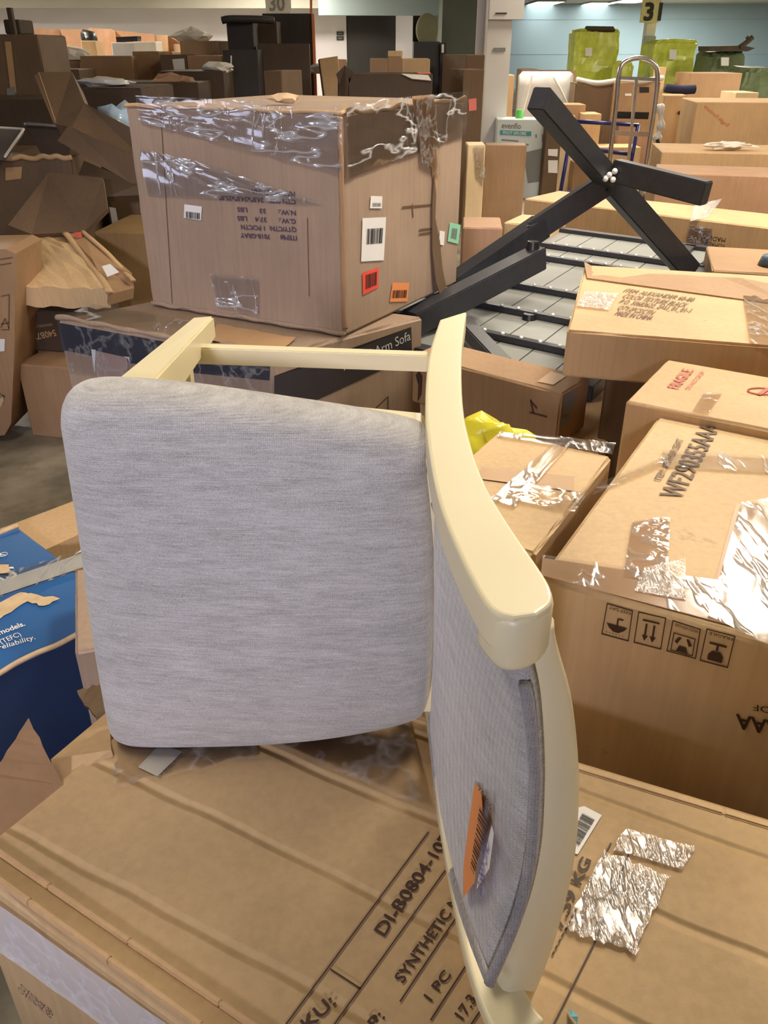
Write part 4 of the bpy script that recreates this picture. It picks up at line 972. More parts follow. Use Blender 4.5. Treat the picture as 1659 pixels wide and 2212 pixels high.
# ================= LEFT MIDDLE PILES =================
r = thing('carton', 'upright brown carton with warning triangle and TEAM label at the left edge', 'box', Py(0, 930, 3.5)); pf = (V((0, 3.499, 0)), V((0, -1, 0)))
link_mesh('carton_body', slab([(-90, 540, 3.5), (12, 538, 3.5), (34, 548, 3.5), (31, 760, 3.5), (24, 915, 3.5), (10, 940, 3.5), (-90, 950, 3.5)], .3), CB['brown'], r)
lines(r, 'printed_table', pf, [(0, 560, 27, 556), (0, 572, 25, 568), (2, 640, 20, 636), (2, 700, 20, 697), (20, 636, 19, 712), (2, 712, 20, 712), (2, 708, 11, 688), (11, 688, 19, 708)], 'inkbr', 2)
patch(r, 'white_label', pf, [(-8, 732), (11, 732), (10, 758), (-8, 760)], 'white', .002)
patch(r, 'tilted_label', pf, [(-10, 840), (10, 860), (2, 880), (-10, 870)], 'torn', .002); text(r, P_, pf, 'TEAM', (-14, 852), (8, 862), (-12, 843), 'signink', .003)
cA = bgbox('tan carton on the floor beside the sofa carton', 26, 190, 792, 3.55, .55, 'brown', yaw=-13, n=(6, 6, 6))
cB = bgbox('dark carton with upside down number print between two tan cartons', 38, 172, 672, 3.75, .4, 'deep', z0=cA['z1']+.002, yaw=-10, n=(4, 4, 4))
text(cB['root'], P_, cB['y0'], '540B7Y', (118, 712), (68, 722), (118, 726), 'tape', bold=.001); text(cB['root'], P_, cB['y0'], 'DRAWER SET', (112, 698), (70, 703), (112, 704), 'tape')
cr_ = thing('crushed_carton', 'crushed flat light tan carton with torn taped end, on the dark printed carton', 'box', Py(120, 640, 3.7))
def pr3(pts, thick): return slab(pts, thick)
zc0 = cB['z1']
TP = [(8, 512, 4.35), (135, 508, 4.35), (232, 625, 3.62), (33, 618, 3.62)]
bm = bmesh.new(); G = []
random.seed(11)
c4 = [Py(*p) for p in TP]
for j in range(9):
    row = []
    for i in range(13):
        u, v = i/12, j/8; p = (c4[0]*(1-u)+c4[1]*u)*(1-v)+(c4[3]*(1-u)+c4[2]*u)*v
        p = p+Z*(random.uniform(-.006, .006)+.02*math.sin(v*3.14)); row.append(bm.verts.new(p))
    G.append(row)
for j in range(8):
    for i in range(12): bm.faces.new((G[j][i], G[j][i+1], G[j+1][i+1], G[j+1][i]))
e = bmesh.ops.extrude_face_region(bm, geom=bm.faces[:]); bmesh.ops.translate(bm, verts=[v for v in e['geom'] if isinstance(v, bmesh.types.BMVert)], vec=V((0, .01, -.09)))
bmesh.ops.recalc_face_normals(bm, faces=bm.faces)
link_mesh('carton_body', bm, CB['light'], cr_)
bm = slab([(140, 498, 4.35), (180, 498, 4.35), (285, 590, 3.85), (290, 622, 3.8), (236, 636, 3.6), (200, 560, 3.9)], .05); bmesh.ops.triangulate(bm, faces=bm.faces)
link_mesh('torn_end', bm, CB['brown'], cr_)
bm = bmesh.new(); P1 = [Py(*p) for p in ((142, 505, 4.3), (175, 545, 4.05), (210, 590, 3.8), (236, 632, 3.6))]; tube(bm, [p+Z*.002 for p in P1], .020, 8, sx=1, sy=.5)
P1 = [Py(*p) for p in ((178, 500, 4.3), (230, 545, 4.05), (262, 580, 3.9), (288, 606, 3.8))]; tube(bm, [p+Z*.0 for p in P1], .014, 8, sy=.6); link_mesh('rolled_edge', bm, CB['tan'], cr_, True)
pl_ = (Py(230, 580, 3.82)+Z*.03, V((0, -.5, .85)).normalized())
patch(cr_, 'white_label', pl_, [(220, 575), (238, 570), (258, 588), (232, 598)], 'white', 0)
patch(cr_, 'red_label', (Py(170, 507, 4.25)+Z*.02, V((0, -.5, .85)).normalized()), [(158, 502), (175, 501), (178, 512), (164, 514)], 'inkred', 0)
gridpatch(cr_, 'tape_patch', (Py(30, 520, 4.2)+Z*.04, V((0, -.25, .97)).normalized()), [(-40, 508), (48, 512), (50, 535), (-40, 535)], 'filmb', .0, 8, 5, .002)
# olive carton and dark ones behind
cO = bgbox('olive brown carton left of the wrapped carton with pale top edge', 200, 345, 502, 4.35, .5, 'olive', yaw=-6, n=(4, 4, 4))
cP = bgbox('dark red-brown carton with a narrow white label, behind the olive carton', 232, 335, 418, 4.95, .5, 'dark', yaw=-4, n=(4, 4, 4))
patch(cP['root'], 'white_label', cP['y0'], [(236, 447), (250, 449), (257, 486), (243, 484)], 'white', .002)
cQ = bgbox('large dark carton on the left with pale crushed top edge', -60, 152, 340, 4.6, .6, 'dark', yaw=4, n=(8, 6, 6), dent=.01)
bm = bmesh.new(); o = cQ['O']; z = cQ['z1']
tube(bm, [V((o.x, o.y, z))+cQ['ux']*cQ['L'][0]*i/14+Z*random.uniform(-.008, .008) for i in range(15)], .014, 6); link_mesh('crushed_rim', bm, CB['tan'], cQ['root'], True)
patch(cQ['root'], 'old_label', cQ['y0'], [(12, 362), (48, 360), (46, 386), (12, 390)], 'tape', .002)
t = thing('leaning_panel', 'large flat dark grey-brown cardboard panel leaning in front of the big dark carton', 'cardboard', Py(120, 500, 4.3))
link_mesh('panel_sheet', slab([(106, 372, 4.55), (222, 384, 4.55), (232, 450, 4.4), (182, 500, 4.3), (69, 506, 4.3), (17, 486, 4.3)], .03), CB['dark'], t)
t = thing('leaning_panel', 'dark flat carton panel lying between the bent carton and the leaning grey panel', 'cardboard', Py(200, 420, 4.7))
link_mesh('panel_sheet', slab([(142, 330, 4.9), (300, 398, 4.7), (330, 420, 4.7), (230, 425, 4.6), (140, 372, 4.7)], .03), CB['deep'], t)
cT = bgbox('tall dark carton with a strip of clear tape, at the upper left edge', -60, 78, 74, 6.2, .8, 'dark', yaw=6, n=(6, 4, 6), dent=.008)
patch(cT['root'], 'tape_strip', cT['y0'], [(10, 90), (24, 90), (36, 200), (24, 205)], 'tape', .002)
patch(cT['root'], 'tape_strip', cT['y0'], [(14, 192), (32, 186), (38, 280), (24, 276)], 'greyink', .003)
t = bgbox('low dark carton below the tall taped carton at the left', -60, 118, 214, 5.6, .5, 'deep', yaw=3, n=(4, 4, 4))
t = thing('grey_board', 'grey board with white edges lying at the left edge', 'board', Py(20, 330, 4.55))
link_mesh('board_sheet', slab([(-30, 275, 4.9), (50, 280, 4.9), (10, 338, 4.5), (-30, 336, 4.5)], .02), plain('grey_board', (96, 90, 88), .6), t)
bm = bmesh.new(); tube(bm, [Py(51, 279, 4.89), Py(11, 338, 4.49)], .007, 6, False); tube(bm, [Py(-30, 274, 4.89), Py(51, 279, 4.89)], .007, 6, False); link_mesh('white_edging', bm, M['paper'], t)
t = thing('carton_flap', 'dark carton flap with silvery taped edge at the left', 'cardboard', Py(100, 300, 4.75))
link_mesh('flap_sheet', slab([(52, 267, 4.75), (148, 274, 4.75), (150, 335, 4.7), (90, 335, 4.7)], .02), CB['deep'], t)
bm = bmesh.new(); tube(bm, [Py(52, 267, 4.73), Py(100, 270, 4.73), Py(148, 275, 4.73)], .012, 6); link_mesh('taped_edge', bm, M['alu'], t, True)
t = thing('bent_carton', 'long narrow dark carton bent in the middle, leaning left of the wrapped carton', 'box', Py(180, 270, 4.4))
bm = slab([(80, 156, 4.75), (155, 155, 4.75), (183, 223, 4.5), (155, 275, 4.35), (118, 267, 4.45)], .12); link_mesh('upper_half', bm, CB['dark'], t)
bm = slab([(183, 223, 4.5), (296, 283, 4.15), (320, 352, 4.05), (155, 275, 4.35)], .12); link_mesh('lower_half', bm, CB['dark'], t)
bm = slab([(74, 164, 4.77), (83, 156, 4.745), (121, 267, 4.445), (116, 267, 4.46)], .1); link_mesh('side_panel', bm, CB['brown'], t)
t = thing('narrow_carton', 'long narrow dark carton leaning just below the bent carton', 'box', Py(220, 340, 4.2))
link_mesh('carton_body', slab([(148, 271, 4.33), (305, 346, 4.03), (330, 400, 3.98), (284, 396, 4.05), (124, 304, 4.33)], .1), CB['dark'], t)
t = bgbox('dark open-topped carton holding pale blue plastic, behind the bent carton', 172, 305, 190, 5.6, .7, 'deep', yaw=-3, n=(6, 6, 4), dent=.01)
t2 = thing('plastic_bag', 'pale blue crumpled plastic between the bent carton and the wrapped carton', 'bag', Py(258, 275, 4.7))
bm = bmesh.new(); crumple(bm, Py(262, 276, 4.75), .12, 9, (1.1, .6, .95)); link_mesh('bag_body', bm, M['ltblue'], t2, True)
t = thing('plastic_sheet', 'milky plastic sheet lying on the dark carton top behind the bent carton', 'plastic', Py(220, 180, 6.0))
bm = bmesh.new(); crumple(bm, Py(225, 178, 5.9), .11, 21, (1.5, .8, .25)); link_mesh('sheet_body', bm, M['plasticw'], t, True)

# ================= BACKGROUND LEFT =================
def bin_(label, x0, x1, ytop, D, depth, mat, yfront, slope=0, yaw=0):
    a, b = Py(x0, ytop, D), Py(x1, ytop+slope, D); zf = Py((x0+x1)/2, yfront, D).z
    t = thing('open_carton_bin', label, 'box', V((a.x, D, 0)))
    bm = bmesh.new(); y0, y1 = D, D+depth
    def wall(p, q, zp, zq):
        d = (V(q+(0,))-V(p+(0,))).normalized(); s = V((-d.y, d.x, 0))*.012; vs = []
        for o in (-s, s):
            for x, z in ((p, 0), (q, 0), (q, zq), (p, zp)): vs.append(bm.verts.new(V((x[0], x[1], z))+o))
        for k in ((0, 1, 2, 3), (7, 6, 5, 4), (0, 4, 5, 1), (1, 5, 6, 2), (2, 6, 7, 3), (3, 7, 4, 0)): bm.faces.new([vs[i] for i in k])
    wall((a.x, y0), (b.x, y0), zf, zf); wall((a.x, y1), (b.x, y1), a.z, b.z); wall((a.x, y0), (a.x, y1), a.z, a.z); wall((b.x, y0), (b.x, y1), b.z, b.z)
    box_bm(bm, V((a.x+.03, y0+.03, 0)), V((1, 0, 0)), V((0, 1, 0)), Z, (b.x-a.x-.06, y1-y0-.06, zf-.12), (1, 1, 1))
    bmesh.ops.recalc_face_normals(bm, faces=bm.faces)
    link_mesh('bin_walls', bm, CB[mat], t); return t
bin_('big open tan bin at far left with light falling inside', 70, 193, 60, 15, 1.2, 'red', 112)
bin_('large open tan bin with sagging right side in the far left pile', 196, 340, 62, 15, 1.3, 'red', 108, 16)
bin_('tan bin wall sloping down at the right of the far left pile', 335, 376, 75, 14.6, .8, 'brown', 112, 20)
t = thing('dark_garment', 'dark upright padded item sticking out of the far left bins', 'furniture', Py(190, 110, 14))
bm = bmesh.new(); tube(bm, [Py(184, 68, 14), Py(188, 82, 14), Py(198, 100, 14), V((Py(200, 116, 14).x, 14, .03))], lambda u: .07+.06*u, 8); link_mesh('item_body', bm, M['black'], t, True)
t = thing('dark_board', 'two dark slabs lying on boxes in the far left bin', 'board', Py(272, 90, 13.9))
link_mesh('board_body', slab([(250, 80, 13.3), (297, 78, 13.3), (297, 89, 13.3), (252, 91, 13.3)], .2), M['black'], t)
for x0, x1, y, m, lb in ((84, 130, 96, 'tan', 'small lit tan open box at the far left'), (174, 205, 88, 'tan', 'small tan box on edge among white paper at far left'), (240, 290, 92, 'plasticw', 'bag-wrapped box in the far left bin'), (288, 335, 90, 'paper', 'white and pink wrapped box in the far left bin')):
    bgbox(lb, x0, x1, y, 13.2, .4, m, n=(1, 1, 1))
bgbox('dark tan carton lying flat under the milky bundle at far left', 70, 130, 140, 10.2, .9, 'dark'); bgbox('tan carton under the crumpled white papers at far left', 131, 170, 132, 9.9, 1.3, 'brown')
_z = lambda y, D: Py(0, y, D).z
sup = [_z(140, 10.2), _z(132, 9.9), _z(132, 9.9), _z(96, 13.2)-.28, _z(108, 15)-.35, _z(118, 12)-.1, _z(88, 10.05), _z(154, 8.2), None, 1.45]
for i, (x, y, s, D, m, lb) in enumerate(((95, 130, .16, 10.5, 'plasticw', 'milky plastic bundle at the left of the far pile'), (140, 122, .2, 10.8, 'paper', 'crumpled white papers on the far left pile'), (150, 140, .14, 10, 'paper', 'white papers sliding off the far left pile'), (165, 98, .12, 13, 'paper', 'white paper heap in front of the dark padded item'), (212, 98, .14, 13.1, 'ltblue', 'pale bluish plastic in the far left bins'), (356, 106, .16, 11.8, 'paper', 'white papers between bins and stacked tan carton'), (415, 78, .15, 10.3, 'paper', 'white papers on top of the tan carton beside the tall dark cabinet'), (470, 142, .1, 8.4, 'paper', 'white scrap left of the tall dark box'), (700, 150, .12, 10.4, 'plasticw', 'clear plastic left of the tilted tan carton'), (612, 178, .035, 2.9, 'torn', 'crumpled tan paper behind the wrapped carton'))):
    t = thing('paper_bundle' if m != 'ltblue' and m != 'plasticw' else 'plastic_bundle', lb, 'paper' if m in ('paper', 'torn') else 'plastic', V((Py(x, y, D).x, D, sup[i] if sup[i] else Py(x, y+8, D).z)))
    bm = bmesh.new(); crumple(bm, V((Py(x, y, D).x, D, (sup[i]+s*.3) if sup[i] else Py(x, y, D).z)), s, i+30, (1.4, .8, .45), 2); link_mesh('bundle_body', bm, M[m], t)
bgbox('tan carton with label in the far left row', 172, 284, 121, 9.6, .5, 'brown', yaw=0); bgbox('taller tan carton with strip tape in the far left row', 285, 343, 111, 9.8, .5, 'brown', yaw=0)
x = bgbox('dark carton under papers left of the far row', 60, 170, 150, 8.9, .5, 'dark')
x = bgbox('brown carton with white torn label below the light stacked carton', 345, 402, 118, 9.4, .45, 'dark'); patch(x['root'], 'white_label', x['y0'], [(372, 128), (398, 126), (400, 150), (376, 150)], 'paper', .003)
x = bgbox('tan carton with folded lid left of the tall dark box', 403, 472, 120, 9.4, .45, 'brown')
bgbox('light tan stacked carton topped with papers beside the tall dark cabinet', 386, 470, 88, 10.05, .6, 'tan', yaw=-6); 
bgbox('dark carton with white strips at the foot of the far left row', 340, 482, 154, 8.2, .7, 'deep'); bgbox('dark brown carton in front of the far left row', 172, 428, 178, 7.6, .6, 'deep')
t = thing('crumpled_carton', 'crumpled red-brown carton lying before the far row', 'box', Py(375, 188, 7.3))
bm = slab([(330, 177, 7.75), (345, 160, 7.8), (385, 158, 7.8), (418, 164, 7.8), (416, 177, 7.75)], .25); bmesh.ops.subdivide_edges(bm, edges=bm.edges[:], cuts=2)
for v in bm.verts: v.co += V((random.uniform(-.02, .02), random.uniform(-.02, .02), random.uniform(-.012, .012)))
link_mesh('carton_body', bm, CB['red'], t)
bgbox('tan carton under the white papers between bins and stacked carton', 345, 372, 112, 11.5, .6, 'brown')
bgbox('dark brown box standing on the tall taped carton at the upper left corner', 6, 40, 42, 6.4, .25, 'deep', z0=cT['z1']+.003)
t = thing('dark_post', 'dark upright post on the tall taped carton at the upper left corner', 'post', V((Py(15, 16, 6.3).x, 6.35, cT['z1'])))
link_mesh('post_body', quad_box(Py(10, 16, 6.3).x, Py(20, 16, 6.3).x, 6.32, 6.36, cT['z1'], Py(15, 16, 6.3).z), CB['deep'], t)
# dark tall group
K = 'black'
x = bgbox('tall dark grey cabinet box with curved overhanging lid', 488, 545, 42, 9.6, .38, K, z0=0, n=(2, 2, 2)); bm = bmesh.new()
tube(bm, [Py(480, 44, 9.5), Py(500, 41, 9.5), Py(560, 42, 9.6), Py(590, 44, 9.7)], .035, 8); link_mesh('lid_edge', bm, CB['black'], x['root'], True)
bgbox('dark brown open box beside the tall grey cabinet', 545, 597, 46, 10.05, .4, 'deep')
x = bgbox('tall flat black board with orange right edge near the pillar', 566, 676, 29, 10.6, .18, K, z0=0, n=(2, 1, 2)); bm = bmesh.new(); bar(bm, Py(676, 30, 10.55), V((Py(676, 30, 10.55).x, 10.55, 0)), .03, .03, V((0, 1, 0))); bar(bm, Py(672, -3, 10.55), Py(672, 28, 10.55), .025, .025, V((0, 1, 0))); link_mesh('orange_edge', bm, M['rust'], x['root'])
x = bgbox('dark grey upright box with a white slip, left of the dark group', 480, 556, 108, 8.8, .6, K); patch(x['root'], 'white_slip', x['y0'], [(498, 120), (501, 120), (501, 138), (498, 138)], 'white', .003)
bgbox('wide dark brown carton in the middle of the dark group', 556, 668, 94, 9.2, .6, 'deep', yaw=4)
bgbox('small dark carton at the foot of the dark group', 567, 610, 153, 7.8, .4, 'dark', yaw=-20)
t = thing('tilted_carton', 'light tan carton tilted against the white wall', 'box', Py(715, 180, 10))
link_mesh('carton_body', slab([(690, 127, 10), (729, 121, 10), (760, 420, 9.4), (731, 424, 9.4)], .4), CB['tan'], t)
link_mesh('side_panel', slab([(687, 130, 10.05), (690, 127, 9.995), (731, 424, 9.395), (724, 420, 9.5)], .3), CB['brown'], t)
t = thing('tilted_carton', 'dark brown carton tilted on its corner left of the black doorway stack', 'box', Py(748, 182, 8.6))
link_mesh('carton_body', slab([(726, 160, 8.6), (745, 141, 8.6), (764, 156, 8.6), (752, 186, 8.6), (752, 440, 8.4), (726, 440, 8.4), (733, 184, 8.6)], .35), CB['deep'], t)
bgbox('long dark brown carton under the doorway stack', 752, 935, 160, 8.6, .6, 'deep'); z_ = Py(840, 160, 8.6).z
for x0, x1, y, m, lb in ((798, 839, 127, 'brown', 'left tan carton of the doorway stack'), (838, 869, 124, 'brown', 'narrow middle carton of the doorway stack'), (868, 929, 127, 'tan', 'pale carton at the right of the doorway stack')):
    bgbox(lb, x0, x1, y, 9.3, .5, m)
z2_ = Py(850, 124, 9.3).z
bgbox('small light tan box lying on top of the doorway stack', 838, 870, 110, 9.45, .3, 'light', z0=z2_+.003)
t = thing('paper_stack', 'white printed papers on the long dark carton', 'paper', Py(895, 165, 8.7)); link_mesh('paper_sheet', slab([(866, 159, 8.58), (925, 162, 8.58), (932, 174, 8.57), (890, 170, 8.57)], .02), M['paper'], t)
t = thing('pink_paper', 'pink paper at the right of the white papers', 'paper', Py(915, 158, 8.9)); link_mesh('paper_sheet', slab([(900, 156, 8.8), (930, 156, 8.8), (931, 163, 8.6), (908, 161, 8.6)], .02), M['pink'], t)
x = bgbox('tall black cabinet standing right of the doorway stack', 894, 960, 90, 10.4, .6, 'black', n=(2, 2, 2)) if False else None
t = thing('black_cabinet', 'tall black cabinet standing right of the doorway stack', 'cabinet', V((Py(928, 90, 10.4).x, 10.4, 0)))
a, b = Py(894, 90, 10.4), Py(950, 90, 10.4); link_mesh('cabinet_body', quad_box(a.x, b.x, 10.4, 10.9, 0, a.z), M['black'], t)
a, b = Py(950, 92, 10.4), Py(964, 92, 10.4); link_mesh('cabinet_door', quad_box(a.x, b.x, 10.3, 10.8, 0, a.z), M['doorblk'], t)
a, b = Py(954, 96, 10.28), Py(958, 114, 10.28); link_mesh('handle', quad_box(a.x, b.x, 10.26, 10.3, b.z, a.z), M['white'], t)
t = thing('round_backed_chair', 'pale oval chair back in the recess above the black cabinet', 'chair', Py(925, 90, 23.4)); bm = bmesh.new()
a = Py(922, 64, 23.4); bmesh.ops.create_uvsphere(bm, u_segments=20, v_segments=12, radius=1, matrix=Matrix.Translation(a) @ Matrix.Diagonal((.27, .07, .35, 1))); link_mesh('chair_back', bm, plain('olive_upholstery', (128, 128, 104), .8), t, True)
bm = quad_box(a.x-.25, a.x+.25, 23.2, 23.6, 0, a.z-.3); link_mesh('chair_seat', bm, M['doorblk'], t)

# ================= BACKGROUND RIGHT =================
x47 = bgbox('dark brown carton leaning behind the right corner of the wrapped carton', 1000, 1048, 150, 9.0, .4, 'dark', yaw=14, n=(3, 3, 3))
x = bgbox('tall tan carton with lit right side below the white pillar', 1022, 1080, 158, 11.6, .5, 'brown', yaw=0, n=(3, 3, 4)); 
x = bgbox('tall light tan carton standing against the one below the pillar', 1082, 1112, 162, 11.75, .3, 'tan', yaw=0, n=(3, 3, 4))
patch(x47['root'], 'pink_label', x47['y0'], [(1012, 214), (1029, 212), (1029, 238), (1013, 240)], 'pink', .004)
x = bgbox('narrow light tan carton with torn white film left of the flat brown carton', 1010, 1049, 312, 6.6, .2, 'pale', n=(3, 3, 4)); gridpatch(x['root'], 'stretch_film', x['y0'], [(1025, 312), (1050, 312), (1048, 400), (1030, 380)], 'film3', .01, 6, 8, .01)
x = bgbox('flat plain brown carton standing on edge before the white stroller carton', 1049, 1138, 314, 8.4, .25, 'brown', yaw=-4, n=(4, 3, 4))
x = bgbox('white stroller carton with teal stripe', 1075, 1180, 258, 10.6, .4, 'evn', yaw=-4, n=(3, 3, 3)); r, pf = x['root'], x['y0']
text(r, P_, pf, 'evenflo', (1083, 277), (1124, 279), (1083, 265), 'greyink', bold=.004); patch(r, 'teal_stripe', pf, [(1080, 281), (1148, 284), (1147, 294), (1080, 291)], 'teal', .004)
text(r, P_, pf, 'PIVOT XPLORE', (1086, 290), (1136, 292), (1086, 283), 'white', .006)
lines(r, 'printed_text', pf, [(1083, 302, 1120, 305), (1128, 312, 1142, 313), (1158, 290, 1158, 298), (1172, 290, 1172, 306)], 'greyink', 3); patch(r, 'printed_photo', pf, [(1130, 330), (1172, 320), (1168, 392), (1140, 396)], 'greyink', .003)
x = bgbox('tall narrow brown carton with two white labels right of the stroller carton', 1182, 1216, 262, 10.4, .3, 'dark', n=(3, 3, 3))
for y in (322, 346): patch(x['root'], 'white_label', x['y0'], [(1184, y), (1205, y), (1204, y+(16 if y == 322 else 28)), (1184, y+(14 if y == 322 else 27))], 'white', .003)
bgbox('cream edge of a tall carton by the blue cart', 1214, 1243, 250, 10.9, .4, 'pale'); bgbox('small brown box top above the blue cart', 1224, 1266, 226, 11.6, .4, 'brown')
bgbox('tan carton with pale side standing in the blue cart', 1262, 1300, 246, 11.3, .4, 'tan'); bgbox('low brown carton at the foot of the blue cart', 1240, 1290, 350, 10.7, .4, 'brown')
bgbox('brown carton behind the hand truck rails', 1335, 1400, 292, 11.4, .5, 'red', n=(2, 2, 2)); bgbox('dark carton between the blue cart posts', 1300, 1338, 270, 11.6, .4, 'dark')
bgbox('low light tan carton at the foot of the hand truck', 1290, 1385, 318, 10.9, .4, 'light')
t = thing('green_bottle', 'lime green plastic item on top of the white stroller carton', 'bottle', Py(1122, 253, 10.8)); bm = bmesh.new(); tube(bm, [Py(1122, 256, 10.8), Py(1122, 246, 10.8), Py(1122, 237, 10.8)], lambda u: .05-.015*u, 10); link_mesh('bottle_body', bm, M['limegreen'], t, True)
t = thing('wrapped_mattress', 'upright mattress in milky plastic behind the stroller carton', 'mattress', V((Py(1183, 200, 13).x, 13, 0)))
a, b = Py(1126, 155, 13), Py(1241, 155, 13); bm = bmesh.new(); box_bm(bm, V((a.x, 13, 0)), V((1, 0, 0)), V((0, 1, 0)), Z, (b.x-a.x, .3, a.z), (10, 2, 10), .02, .05); link_mesh('mattress_body', bm, M['plasticw'], t, True)
bm = bmesh.new(); tube(bm, [Py(1195, 165, 12.97), Py(1215, 200, 12.97), Py(1235, 245, 12.97)], .012, 6); tube(bm, [Py(1150, 160, 12.97), Py(1142, 200, 12.97), Py(1128, 250, 12.97)], .012, 6); link_mesh('plastic_fold', bm, M['paper'], t, True)
bgbox('dark bundle of cartons with pale tops behind the hand truck', 1244, 1326, 180, 12.5, .4, 'dark', yaw=0, n=(3, 2, 3), dent=.02); x = bgbox('brown carton with white and black labels behind the hand truck', 1328, 1428, 178, 12.4, .6, 'brown', n=(3, 2, 3)); patch(x['root'], 'black_label', x['y0'], [(1381, 188), (1402, 188), (1402, 200), (1381, 200)], 'signink', .004); patch(x['root'], 'white_label', x['y0'], [(1350, 202), (1364, 202), (1364, 207), (1350, 207)], 'white', .004)
x = thing('plastic_sheet', 'milky plastic sheet lying along the cartons behind the hand truck', 'plastic', Py(1350, 172, 12.5)); bm = bmesh.new(); tube(bm, [Py(1246, 172, 12.6), Py(1290, 180, 12.5), Py(1340, 174, 12.5), Py(1385, 176, 12.4), Py(1430, 168, 12.5)], .06, 8, sy=.6); link_mesh('sheet_body', bm, M['plasticw'], x, True)
x = bgbox('light tan upright carton with a dark round hole', 1436, 1482, 206, 9.6, .35, 'tan', yaw=-12, n=(3, 3, 3)); bm = bmesh.new(); bmesh.ops.create_cone(bm, segments=14, radius1=.018, radius2=.018, depth=.01, cap_ends=True, matrix=Matrix.Translation(hit(1468, 244, x['y0'])) @ Matrix.Rotation(math.pi/2, 4, 'X')); link_mesh('round_hole', bm, M['signink'], x['root'])
x = bgbox('crumpled brown carton right of the carton with the hole', 1483, 1506, 215, 9.9, .35, 'dark', n=(3, 2, 3), dent=.03)
t = thing('blue_roll', 'rolled dark navy cloth on top of the tan cartons', 'cloth', Py(1470, 200, 10)); bm = bmesh.new(); tube(bm, [Py(1437, 190, 10), Py(1470, 194, 10), Py(1501, 193, 10)], .055, 10, sy=.8); link_mesh('roll_body', bm, M['navycloth'], t, True)
bgbox('wide brown carton in front of the yellow-green wrapped pallets at right', 1492, 1604, 158, 13.6, .7, 'brown', n=(2, 2, 2)); bgbox('tan carton peeping left of the wide brown carton', 1425, 1440, 145, 14, .3, 'tan')
bgbox('tan low carton behind the large script carton', 1590, 1640, 200, 11, .5, 'pale')
t = thing('bubble_bundle', 'crumpled clear and dark plastic beside the hand truck', 'plastic', Py(1425, 300, 9.2)); bm = bmesh.new()
tube(bm, [Py(1425, 225, 9.4), Py(1428, 270, 9.4), Py(1420, 300, 9.4), Py(1425, 345, 9.4)], lambda u: .035+.015*math.sin(u*22), 8); link_mesh('bundle_body', bm, M['plasticw'], t, True)
# blue tube cart
t = thing('tube_cart', 'dark blue tube cart standing behind the table legs', 'cart', V((Py(1300, 300, 10.2).x, 10.2, 0)))
def fl(px, D): return Py(px, 300, D).x
bm = bmesh.new(); a, b = Py(1240, 262, 10.2), Py(1379, 270, 10.2); tube(bm, [a, b], .022, 8, False); link_mesh('top_rail', bm, M['bluetube'], t, True)
bm = bmesh.new(); tube(bm, [Py(1236, 318, 10.2), Py(1368, 334, 10.2)], .022, 8, False); link_mesh('middle_rail', bm, M['bluetube'], t, True)
for p, D in (((1379, 268), 10.2), ((1228, 318), 10.2)):
    bm = bmesh.new(); a = Py(*p, D); tube(bm, [a, V((a.x-.05, D, .02))], .022, 8, False); link_mesh('post', bm, M['bluetube'], t, True)
bm = bmesh.new(); bar(bm, V((fl(1222, 10.2), 10.2, .12)), V((fl(1372, 10.2), 10.2, .12)), .05, .05); link_mesh('deck_edge', bm, M['bluetube'], t)
bm = bmesh.new(); bar(bm, Py(1330, 248, 10.3), Py(1400, 250, 10.3), .05, .07); link_mesh('padded_bar', bm, M['black'], t)
# hand truck
t = thing('hand_truck', 'silver aluminium hand truck with looped handle', 'hand truck', V((Py(1355, 300, 9.3).x, 9.3, 0)))
D = 9.3
out_l = [Py(1315, 365, D), Py(1322, 300, D), Py(1332, 215, D), Py(1337, 160, D), Py(1350, 134, D), Py(1380, 125, D), Py(1408, 134, D), Py(1420, 160, D), Py(1414, 230, D), Py(1402, 310, D), Py(1394, 365, D)]
bm = bmesh.new(); g0 = V((out_l[0].x-.02, D, .12)); g1 = V((out_l[-1].x-.02, D, .12))
tube(bm, [g0]+out_l+[g1], .024, 10); link_mesh('side_rails', bm, M['alu'], t, True)
bm = bmesh.new(); bar(bm, Py(1324, 287, D), Py(1402, 290, D), .03, .045); bar(bm, Py(1340, 168, D), Py(1420, 172, D), .02, .03); link_mesh('cross_bar', bm, M['alu'], t)
bm = bmesh.new(); bar(bm, Py(1375, 166, D), Py(1358, 345, D), .03, .02, V((0, 1, 0))); link_mesh('centre_strut', bm, M['alu'], t)
bm = bmesh.new(); box_bm(bm, V((g0.x-.02, D-.22, .01)), V((1, 0, 0)), V((0, 1, 0)), Z, (g1.x-g0.x+.04, .22, .015), (1, 1, 1)); link_mesh('toe_plate', bm, M['alu'], t)
for x in (g0.x-.04, g1.x+.04):
    bm = bmesh.new(); bmesh.ops.create_cone(bm, segments=20, radius1=.12, radius2=.12, depth=.045, cap_ends=True, matrix=Matrix.Translation((x, D+.06, .12)) @ Matrix.Rotation(math.pi/2, 4, 'Y')); link_mesh('wheel', bm, M['black'], t)
bm = bmesh.new(); tube(bm, [Py(1420, 300, D), Py(1424, 320, D), Py(1422, 345, D)], .02, 6); link_mesh('strap', bm, M['black'], t)
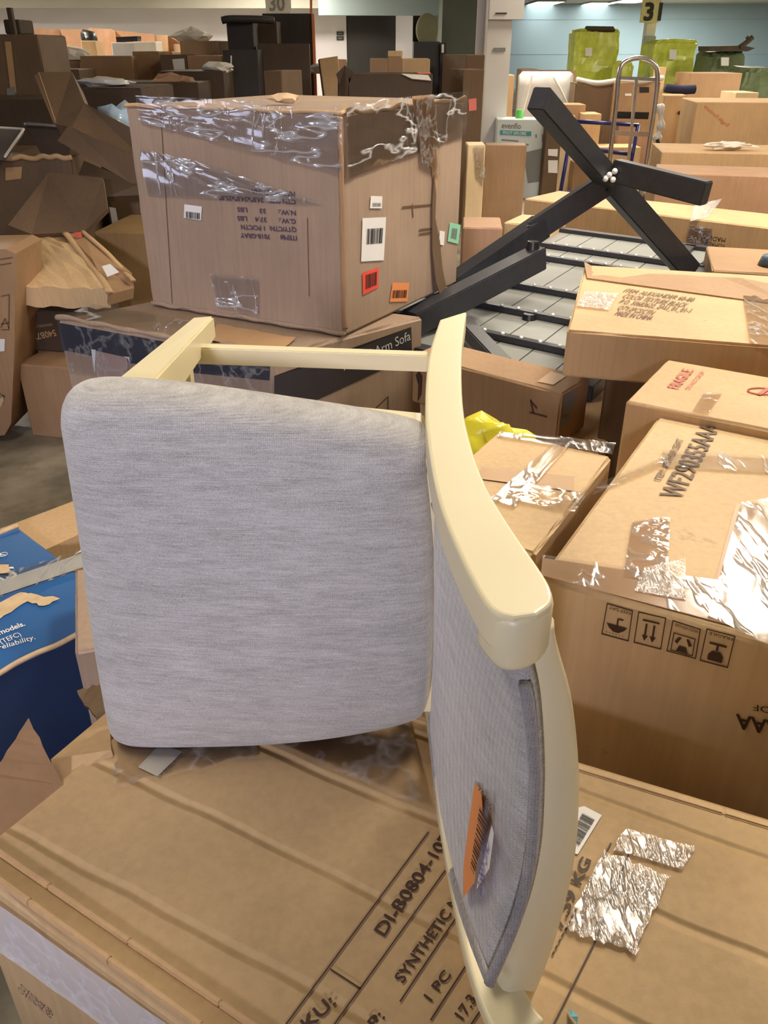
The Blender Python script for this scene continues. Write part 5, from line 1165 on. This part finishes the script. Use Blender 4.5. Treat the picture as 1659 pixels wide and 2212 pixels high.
# wrapped pallets
def pallet(label, x0, x1, ytop, D, slot=True, m='yellow', extra=0, depth=1.0):
    a, b = Py(x0, ytop, D), Py(x1, ytop, D); t = thing('wrapped_pallet', label, 'pallet', V(((a.x+b.x)/2, D, 0)), 'pallets wrapped in yellow-green film')
    bm = bmesh.new(); box_bm(bm, V((a.x, D, .12)), V((1, 0, 0)), V((0, 1, 0)), Z, (b.x-a.x, depth, a.z-.12), (9, 6, 14), .05, .07)
    from mathutils import noise
    for v in bm.verts: v.co += V((noise.noise(v.co*3), noise.noise(v.co*3+V((5, 0, 0))), noise.noise(v.co*2+V((0, 7, 0)))*.6))*.06
    link_mesh('wrapped_load', bm, M[m], t, False)
    bm = bmesh.new(); box_bm(bm, V((a.x, D, 0)), V((1, 0, 0)), V((0, 1, 0)), Z, (b.x-a.x, depth, .12), (1, 1, 1)); link_mesh('pallet_base', bm, M['torn'], t)
    return t
t = pallet('tall yellow-green wrapped pallet with a dark slot on top, left of the 31 pole', 1249, 1342, 62, 20)
link_mesh('top_opening', slab([(1266, 56, 19.95), (1325, 57, 19.95), (1330, 65, 19.93), (1272, 64, 19.93)], .6), M['darkjunk'], t)
link_mesh('white_label', slab([(1265, 103, 19.88), (1279, 103, 19.88), (1279, 121, 19.88), (1265, 121, 19.88)], .02), M['white'], t)
pallet('low yellow wrapped pallet just behind the hand truck handle', 1338, 1372, 134, 19, depth=.6)
t = pallet('square pallet wrapped in yellow-green film right of the 31 pole', 1418, 1512, 86, 19.4)
link_mesh('white_label', slab([(1447, 107, 19.28), (1462, 107, 19.28), (1461, 128, 19.28), (1446, 128, 19.28)], .02), M['white'], t)
t = pallet('wrapped pallet heaped with dark broken boards on top at the far right', 1540, 1618, 112, 18, m='darkgreen')
link_mesh('white_label', slab([(1558, 124, 17.85), (1575, 124, 17.85), (1574, 142, 17.85), (1558, 142, 17.85)], .02), M['white'], t)
bm = slab([(1531, 100, 17.9), (1605, 98, 17.9), (1632, 104, 17.9), (1615, 111, 17.9), (1531, 111, 17.9)], .6); link_mesh('broken_boards', bm, M['darkjunk'], t)
bm = bmesh.new(); tube(bm, [Py(1598, 102, 17.9), Py(1612, 92, 17.9), Py(1626, 80, 17.9)], .05, 6); tube(bm, [Py(1610, 94, 17.9), Py(1616, 84, 17.9), Py(1613, 80, 17.9)], .03, 6); link_mesh('broken_stick', bm, M['darkjunk'], t)
t = pallet('dark green wrapped heap at the right edge of the far hall', 1612, 1680, 146, 16, m='darkgreen')
# filler row further back so the hall reads full
for i, (x0, x1, y, D, m) in enumerate(((1128, 1165, 150, 15, 'dark'), (1170, 1245, 153, 16.5, 'brown'))):
    bgbox(('dark carton edge above the wrapped mattress', 'brown carton row behind the wrapped mattress')[i], x0, x1, y, D, .6, m)
t = bgbox('dark brown carton rising left of the white pillar', 1006, 1050, 118, 9.5, .6, 'dark', yaw=20)
